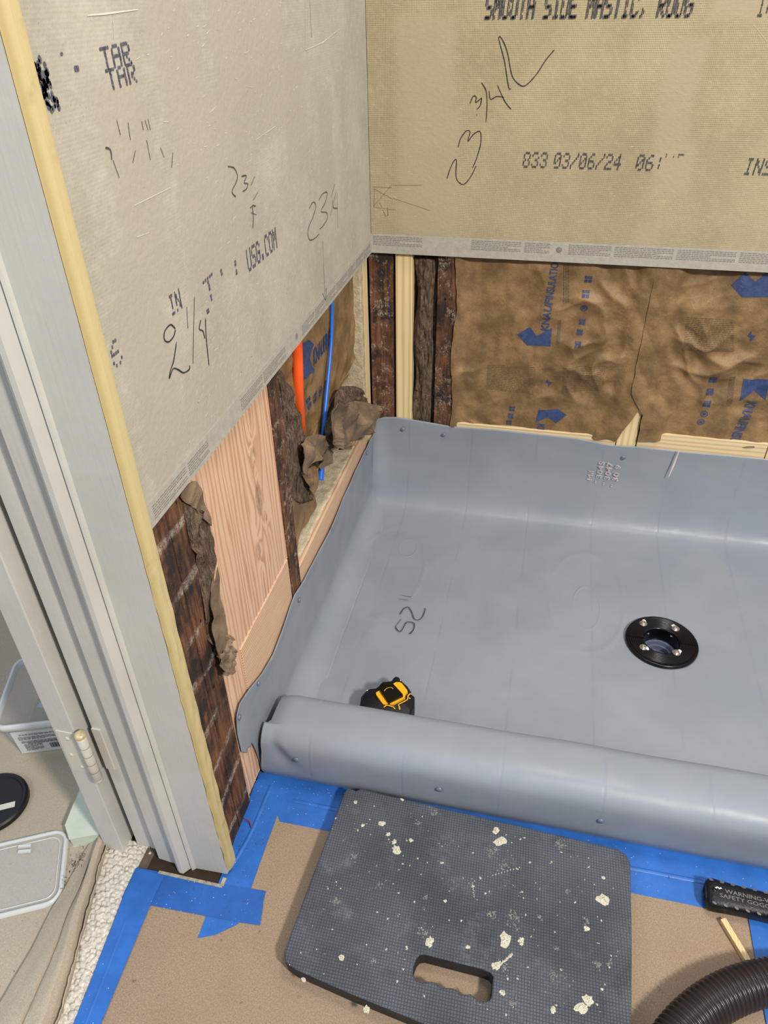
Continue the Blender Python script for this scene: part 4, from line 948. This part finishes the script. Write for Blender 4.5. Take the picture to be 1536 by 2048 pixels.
# ---------------------------------------------------------------- hammer
def hammer():
    A = Vector((.7335, -.9485, 0)); d = Vector((1, -.045, 0)).normalized(); s = Vector((d.y, -d.x, 0)); L_ = .205
    t = empty('hammer', A); tag(t, 'tool with a black rubber grip lying on the blue tape', 'hammer')
    def sec(k, r, n=28):
        ww = .0235-.0035*math.sin(math.pi*min(1, k*1.25))+(.001 if k < .1 else 0); hh = .0150; zc = .0170
        out = []
        for j in range(n):
            a = 2*math.pi*j/n; c_, s2 = math.cos(a), math.sin(a); e = .62
            out.append((ww*r*math.copysign(abs(c_)**e, c_), zc+hh*r*math.copysign(abs(s2)**e, s2)))
        return out
    st = [(0, .45), (.002, .72), (.005, .88), (.012, .98), (.03, 1)]+[(.03+(L_-.03)*i/20, 1) for i in range(1, 21)]
    v = []; f = []; n = 28
    for x, r in st:
        for (a, z) in sec(x/L_, r): v.append(A+d*x+s*a+Vector((0, 0, z)))
    for i in range(len(st)-1): f += [(i*n+j, i*n+(j+1) % n, (i+1)*n+(j+1) % n, (i+1)*n+j) for j in range(n)]
    f += [tuple(range(n)), tuple(range((len(st)-1)*n, len(st)*n))]
    g = mo('rubber_grip', (v, f), M['rubber'], t, True)
    T = []
    def top(x, a): return A+d*x+s*a+Vector((0, 0, .0322))
    # s points towards the viewer (-y); text up direction is -s
    T.append(text_on('WARNING-WEAR', top(.026, .001), top(.112, .0005), .0062, (0, 0, 1), .0004, bold=.02))
    T.append(text_on('SAFETY GOGGLES', top(.018, .0095), top(.104, .0095), .0062, (0, 0, 1), .0004, bold=.02))
    mo('grip_lettering', join(*T), M['dimple'], g)
    for row, a, x0 in ((0, -.0155, .008), (1, .0185, .010)):
        for k_ in range(8):
            x = x0+k_*.0155; c = A+d*x+s*a+Vector((0, 0, .0302 if row == 0 else .0285)); nn = (Vector((0, 0, 1))+s*(.5 if row else -.5)).normalized()
            e1 = (d+s*(.5 if row else .0)).normalized(); e2 = nn.cross(e1).normalized()
            P = [c+e1*.0033*math.cos(q)+e2*.0016*math.sin(q) for q in [k*math.pi/6 for k in range(12)]]
            mo('grip_dimple', prism(P, nn*.0016), M['dimple'], g)
    hz = A+d*.0115+s*-.001+Vector((0, 0, .0318)); mo('lanyard_hole', lathe([(0, .0012), (.0022, .0012), (.0032, .0004)], hz, n=16), M['black_plastic'], g, True)
    O = [A+d*(.012+.010*k/6)+s*(-.004+.0012*math.sin(k*2.1))+Vector((0, 0, .0328)) for k in range(7)]
    mo('white_smudge', ribbon(O, (0, 0, 1), .0022, .0003), M['white_residue'], g)
    mo('shaft', tube([A+d*(L_-.002)+Vector((0, 0, .017)), A+d*.30+Vector((0, 0, .017))], .0095, 16), M['steel'], t, True)
    H = A+d*.31
    hv = join(box(-.012, .014, -.055, .03, .004, .032)); hv = ([H+d*p[0]+s*p[1]+Vector((0, 0, p[2])) for p in hv[0]], hv[1])
    bevel(mo('head', hv, M['steel'], t), .006, 3)
    cl = [(-.010, .03), (.012, .03), (.010, .06), (.004, .085), (-.001, .092), (-.004, .084), (-.008, .06)]
    mo('claw', prism([H+d*a+s*b+Vector((0, 0, .008)) for a, b in cl], (0, 0, .012)), M['steel'], t)
hammer()

# ---------------------------------------------------------------- wooden stick, hose
A = Vector((.7585, -.979, .0012)); B = Vector((.800, -1.062, .0012)); d = (B-A).normalized(); s = Vector((-d.y, d.x, 0))
v = [A-s*.0038, A+s*.0038, B+s*.0038, B-s*.0038]
bevel(tag(mo('wooden_stick', prism([p for p in v], (0, 0, .0085)), M['splinter']), 'small square pale wooden stick in front of the hose', 'stick'), .0005)
def hose():
    c = Vector((.902, -1.345, .0)); R_ = .297; v = []; f = []; n = 22; pitch = .0074; a0, a1 = math.radians(196), math.radians(62); N = int(R_*(a0-a1)/pitch)*8
    for i in range(N+1):
        a = a0+(a1-a0)*i/N; ph = (i % 8)/8*2*math.pi; r = .0258+.0034*(.5+.5*math.cos(ph))**.6
        C_ = c+Vector((R_*math.cos(a), R_*math.sin(a), .030+.004)); o_ = Vector((math.cos(a), math.sin(a), 0))
        for k in range(n): t = 2*math.pi*k/n; v.append(C_+o_*r*math.cos(t)+Vector((0, 0, 1))*r*math.sin(t))
    for i in range(N): f += [(i*n+k, i*n+(k+1) % n, (i+1)*n+(k+1) % n, (i+1)*n+k) for k in range(n)]
    tag(mo('vacuum_hose', (v, f), M['hose'], None, True), 'black corrugated vacuum hose curving across the lower right', 'hose')
hose()

# ---------------------------------------------------------------- hall side: paper, carpet, boxes
LOOP = [[(random.uniform(-.22, .22), random.uniform(-.2, .2), random.uniform(.75, 1.1)) for _ in range(90)] for _ in range(30)]
def fc(a, b):
    x = -.238+.125*a; y = -1.50+.45*b; h = 0; gx = (x+.24)/.0088; gy = (y+1.52)/.0072
    for i in range(int(gx)-1, int(gx)+3):
        for j in range(int(gy)-1, int(gy)+3):
            jx, jy, sz = LOOP[i % 30][j % 90]; dx = (gx-(i+.5*(j % 2)+jx)); dy = (gy-(j+jy)); r = math.hypot(dx, dy*.92)/(.66*sz)
            if r < 1: h = max(h, math.sqrt(1-r*r)*sz)
    return Vector((x, y, .0010+.0062*h+.0012*noise.noise(Vector((x*60, y*60, 0)))-(.0105 if x > -.1515+max(0, -1.12-y)*.117 or (y > -1.089 and x > -.136) else 0)))
tag(mo('carpet', grid(fc, 110, 400), M['carpet'], None, True), 'off-white looped berber carpet strip showing beside the blue tape', 'carpet', None, 'stuff')
v, f = grid(lambda a, b: Vector((-.216-.65*a, -1.6+1.35*b, .0020+.0016*noise.noise(Vector((a*5, b*9, 0)))+.0006*noise.noise(Vector((a*14, b*30, 0))))), 60, 90)
drop = mo('drop_paper', (v, f), M['drop_paper'], None, True); tag(drop, 'tan protective paper covering the hall floor', 'floor paper'); solid(drop, .001)
# folded edge of the drop paper: a creased ridge leaning over, then an upstanding torn edge
def fold(a, b):
    y = -1.50+.455*b; k_ = (y+1.045)/-.26                       # 0 near the door, grows towards the viewer
    wds = .010+.060*max(0, k_); xr_ = -.222+.070*max(0, k_)*1.0+.004*noise.noise(Vector((y*14, 1, 0)))
    q_ = max(0, k_); P = [(xr_-wds*1.05-.012, .0065+.006*q_), (xr_-wds*.8-.006, .010+.010*q_), (xr_-wds*.52-.004, .0150+.010*q_), (xr_-wds*.50-.003, .0105+.010*q_), (xr_-wds*.46-.002, .0155+.010*q_), (xr_-.010, .026+.006*q_), (xr_-.003, .022), (xr_, .012), (xr_+.001, .002)]
    t = a*(len(P)-1); i = min(int(t), len(P)-2); q = t-i
    x = P[i][0]*(1-q)+P[i+1][0]*q; z = P[i][1]*(1-q)+P[i+1][1]*q
    return Vector((x, y, z+.0015*noise.noise(Vector((x*60, y*30, 3)))))
fo = mo('folded_drop_paper', grid(fold, 36, 110), M['drop_paper'], None, True); tag(fo, 'folded-over creased edge of the tan paper next to the carpet', 'floor paper'); solid(fo, .0012)
fo.modifiers.new('es', 'EDGE_SPLIT').split_angle = .6
v, f = grid(lambda a, b: Vector((-.2175+.073*max(0, (1-b))*1.65+.004*a+.003*noise.noise(Vector((b*14, 2, a))), -1.50+.44*b, .001+(.019+.004*noise.noise(Vector((b*40, 0, 0))))*a)), 6, 120)
e_ = mo('torn_paper_edge', (v, f), M['drop_paper'], fo, True); solid(e_, .0014)

# pale slab beside the door
P = [(-.318, -.93), (-.291, -1.060), (-.270, -1.0795), (-.225, -1.062), (-.2185, -.90), (-.25, -.88)]
bevel(flat('foam_slab', P, .0025, .024, M['pale_foam'], 'pale green-white slab lying beside the foot of the door', 'slab'), .001)

def rrect(cx, cy, w_, d_, r, rot, n=6):
    P = []; c_, s_ = math.cos(rot), math.sin(rot)
    for qx, qy, a0 in ((1, 1, 0), (-1, 1, 90), (-1, -1, 180), (1, -1, 270)):
        for k in range(n+1):
            a = math.radians(a0+90*k/n); x = qx*(w_/2-r)+r*math.cos(a); y = qy*(d_/2-r)+r*math.sin(a); P.append((cx+x*c_-y*s_, cy+x*s_+y*c_))
    return P
def loft(loops, cap0=False, cap1=False):
    n = len(loops[0]); v = [Vector(p) for l in loops for p in l]; f = []
    for r in range(len(loops)-1): f += [(r*n+i, r*n+(i+1) % n, (r+1)*n+(i+1) % n, (r+1)*n+i) for i in range(n)]
    if cap0: f.append(tuple(reversed(range(n))))
    if cap1: f.append(tuple(range((len(loops)-1)*n, len(loops)*n)))
    return v, f
L3 = lambda P, z: [(x, y, z) for x, y in P]
# open container with printed label
def container():
    rot = math.radians(20); cx, cy = -.412, -.842; t = empty('plastic_container', (cx, cy, .002))
    tag(t, 'open translucent plastic tub with a white printed label, half hidden by the door', 'plastic tub')
    R_ = lambda w_, d_, r=.02: rrect(cx, cy, w_, d_, r, rot)
    mo('tub_wall', loft([L3(R_(.178, .138), .003), L3(R_(.184, .144), .006), L3(R_(.200, .160), .088), L3(R_(.196, .156), .088), L3(R_(.178, .138), .006)], True, True), M['clear'], t, True)
    mo('rim', loft([L3(R_(.202, .162, .022), .084), L3(R_(.212, .172, .026), .084), L3(R_(.212, .172, .026), .100), L3(R_(.202, .162, .022), .1005), L3(R_(.200, .160, .022), .086)]), M['clear_edge'], t, True)
    ax = Vector((math.cos(rot), math.sin(rot), 0)); nn = Vector((math.sin(rot), -math.cos(rot), 0)); tilt = (Vector((0, 0, 1))+nn*.085).normalized()
    A = Vector((cx, cy, .008))+nn*(.0735)-ax*.080
    lb = mo('label', ([A, A+ax*.160, A+ax*.160+tilt*.070, A+tilt*.070], [(0, 1, 2, 3)]), M['label'], t)
    rr = random.Random(4); nrm = ax.cross(tilt)*-1; nrm = nn
    T = [text_on('WARNING: HARMFUL', A+ax*.030+tilt*.063, A+ax*.075+tilt*.063, .0030, nrm, .0005, bold=.02), text_on('FLEXBOND', A+ax*.02+tilt*.034, A+ax*.034+tilt*.034, .0024, nrm, .0005, bold=.02)] if False else []
    for (x0, y0, wd, rows) in ((.012, .058, .075, 2), (.008, .050, .085, 4), (.010, .037, .08, 3), (.020, .031, .058, 2), (.012, .026, .032, 8)):
        T.append(fine_print(A+ax*x0+tilt*y0, ax, tilt, nrm, wd, rows, .0026, rr, .0006))
    x = .056
    while x < .090: q = rr.choice((.0006, .0011, .0017)); T.append(([A+ax*x+tilt*.010+nrm*.0006, A+ax*(x+q)+tilt*.010+nrm*.0006, A+ax*(x+q)+tilt*.025+nrm*.0006, A+ax*x+tilt*.025+nrm*.0006], [(0, 1, 2, 3)])); x += q+rr.choice((.0006, .001))
    mo('label_print', join(*T), M['label_ink'], lb)
    # grey flat offcuts inside
container()
gm_ = plain('grey_spacer', (176, 178, 176), .5)
for i, (x, y, a, z) in enumerate(((-.43, -.815, .4, .012), (-.40, -.80, 1.2, .03), (-.445, -.845, 2.0, .05))):
    P = [(x+.030*math.cos(a+k*1.57+.5)*(1.3 if k % 2 else 1), y+.024*math.sin(a+k*1.57+.5), z) for k in range(4)]
    tag(mo('plastic_offcut', prism(P, (.006, .01, .004)), gm_), ['grey offcut lowest in the translucent tub', 'grey offcut in the middle of the translucent tub', 'grey offcut topmost in the translucent tub'][i], 'offcut', 'grey offcuts inside the tub')
# its lid on the paper
def lid():
    rot = math.radians(-63); cx, cy = -.332, -1.143; t = empty('container_lid', (cx, cy, .004)); tag(t, 'translucent rectangular lid lying flat on the tan paper', 'lid')
    R_ = lambda w_, d_, r=.02: rrect(cx, cy, w_, d_, r, rot)
    W_, D_ = .128, .150
    mo('panel', prism(L3(R_(W_-.012, D_-.012, .018), .0055), (0, 0, .0008)), M['clear'], t)
    mo('rim', loft([L3(R_(W_-.012, D_-.012, .018), .0055), L3(R_(W_-.012, D_-.012, .018), .0085), L3(R_(W_-.006, D_-.006, .022), .0100), L3(R_(W_, D_, .025), .0085), L3(R_(W_+.002, D_+.002, .026), .0035)]), M['clear_edge'], t, True)
    mo('inner_bead', loft([L3(R_(W_-.022, D_-.022, .016), .0063), L3(R_(W_-.0235, D_-.0235, .016), .0080), L3(R_(W_-.025, D_-.025, .015), .0063)]), M['clear_edge'], t, True)
    for k in (0, 1):
        c = on_plane(50, 1694+k*10, 'z', .008); ax = Vector((.95, .3, 0)).normalized(); ay = Vector((-ax.y, ax.x, 0))
        mo('moulded_tab', prism([c-ax*.010-ay*.0022, c+ax*.010-ay*.0022, c+ax*.010+ay*.0022, c-ax*.010+ay*.0022], (0, 0, .004)), M['clear_edge'], t)
lid()
bl = empty('round_black_lid', (-.449, -1.039, .004)); tag(bl, 'round black lid with a white strip at the left edge', 'lid')
mo('lid_disc', lathe([(0, .008), (.048, .008), (.050, .0105), (.054, .0105), (.0575, .008), (.058, 0), (0, 0)], (-.449, -1.039, .0035), n=64), M['black_lid'], bl, True).modifiers.new('es', 'EDGE_SPLIT').split_angle = .6
a, b = on_plane(-14, 1619, 'z', .0120), on_plane(30, 1608, 'z', .0120); sx = (b-a).normalized(); sy = Vector((-sx.y, sx.x, 0))
mo('white_strip', prism([a-sy*.0055-sx*.01, b-sy*.0055, b+sy*.0055, a+sy*.0055-sx*.01], (0, 0, .0006)), M['sticker'], bl)

# ---------------------------------------------------------------- small debris
rr = random.Random(12); R_ = []
def clear_of(x, y): return not (.125 < x < .63 and -1.25 < y < -.89) and not (x > .70 and y < -.95 and math.hypot(x-.9, y+1.345) < .34)
def sliver(x, y, z, l, wd):
    a = rr.random()*6.28; d = Vector((math.cos(a), math.sin(a), 0))*l; k = Vector((-d.y, d.x, 0))*rr.uniform(-.3, .3)
    return ribbon([Vector((x, y, z)), Vector((x, y, z))+d*.5+k, Vector((x, y, z))+d], (0, 0, 1), wd, .0003)
for _ in range(230):
    x = rr.uniform(-.10, .80); y = rr.uniform(-1.32, -.90) if rr.random() < .4 else rr.uniform(-1.32, -1.14)
    if clear_of(x, y): R_.append(sliver(x, y, .0026, rr.choice((.001, .002, .003, .006)), rr.choice((.0004, .0006, .0009))))
for _ in range(45): R_.append(sliver(rr.gauss(.0, .025), rr.uniform(-1.12, -.93), .003, rr.uniform(.001, .005), .0007))
for _ in range(70): R_.append(sliver(rr.uniform(-.42, -.23), rr.uniform(-1.35, -1.02), .0048, rr.uniform(.001, .004), .0008))
for _ in range(40): R_.append(sliver(rr.gauss(-.238, .004), rr.gauss(-1.115, .014), .024, rr.uniform(.002, .006), .0014))
tag(mo('wood_debris', join(*R_), M['debris'], None), 'tiny dark wood slivers scattered over paper and tape', 'debris', None, 'stuff')
R_ = []
for _ in range(170):
    x = rr.uniform(-.13, .80); y = rr.choice((rr.uniform(-.96, -.895), rr.uniform(-1.14, -1.09) if x < .05 else rr.uniform(-.96, -.895)))
    if x > .5 and rr.random() < .5: continue
    if clear_of(x, y): R_.append(sliver(x, y, .0028, rr.choice((.0006, .0009, .0014)), rr.uniform(.0005, .0011)))
tag(mo('white_crumbs', join(*R_), M['white_gran'], None), 'tiny white crumbs scattered over the blue tape', 'debris', None, 'stuff')
q0, q1 = on_plane(490, 1638, 'z', .006), on_plane(503, 1655, 'z', .004)
tag(mo('wire_offcut', tube(smooth_path([q0, (q0+q1)/2+Vector((.002, .002, .002)), q1], 5), .0011, 8), M['red'], None, True), 'short red wire offcut on the blue tape below the dark studs', 'wire')
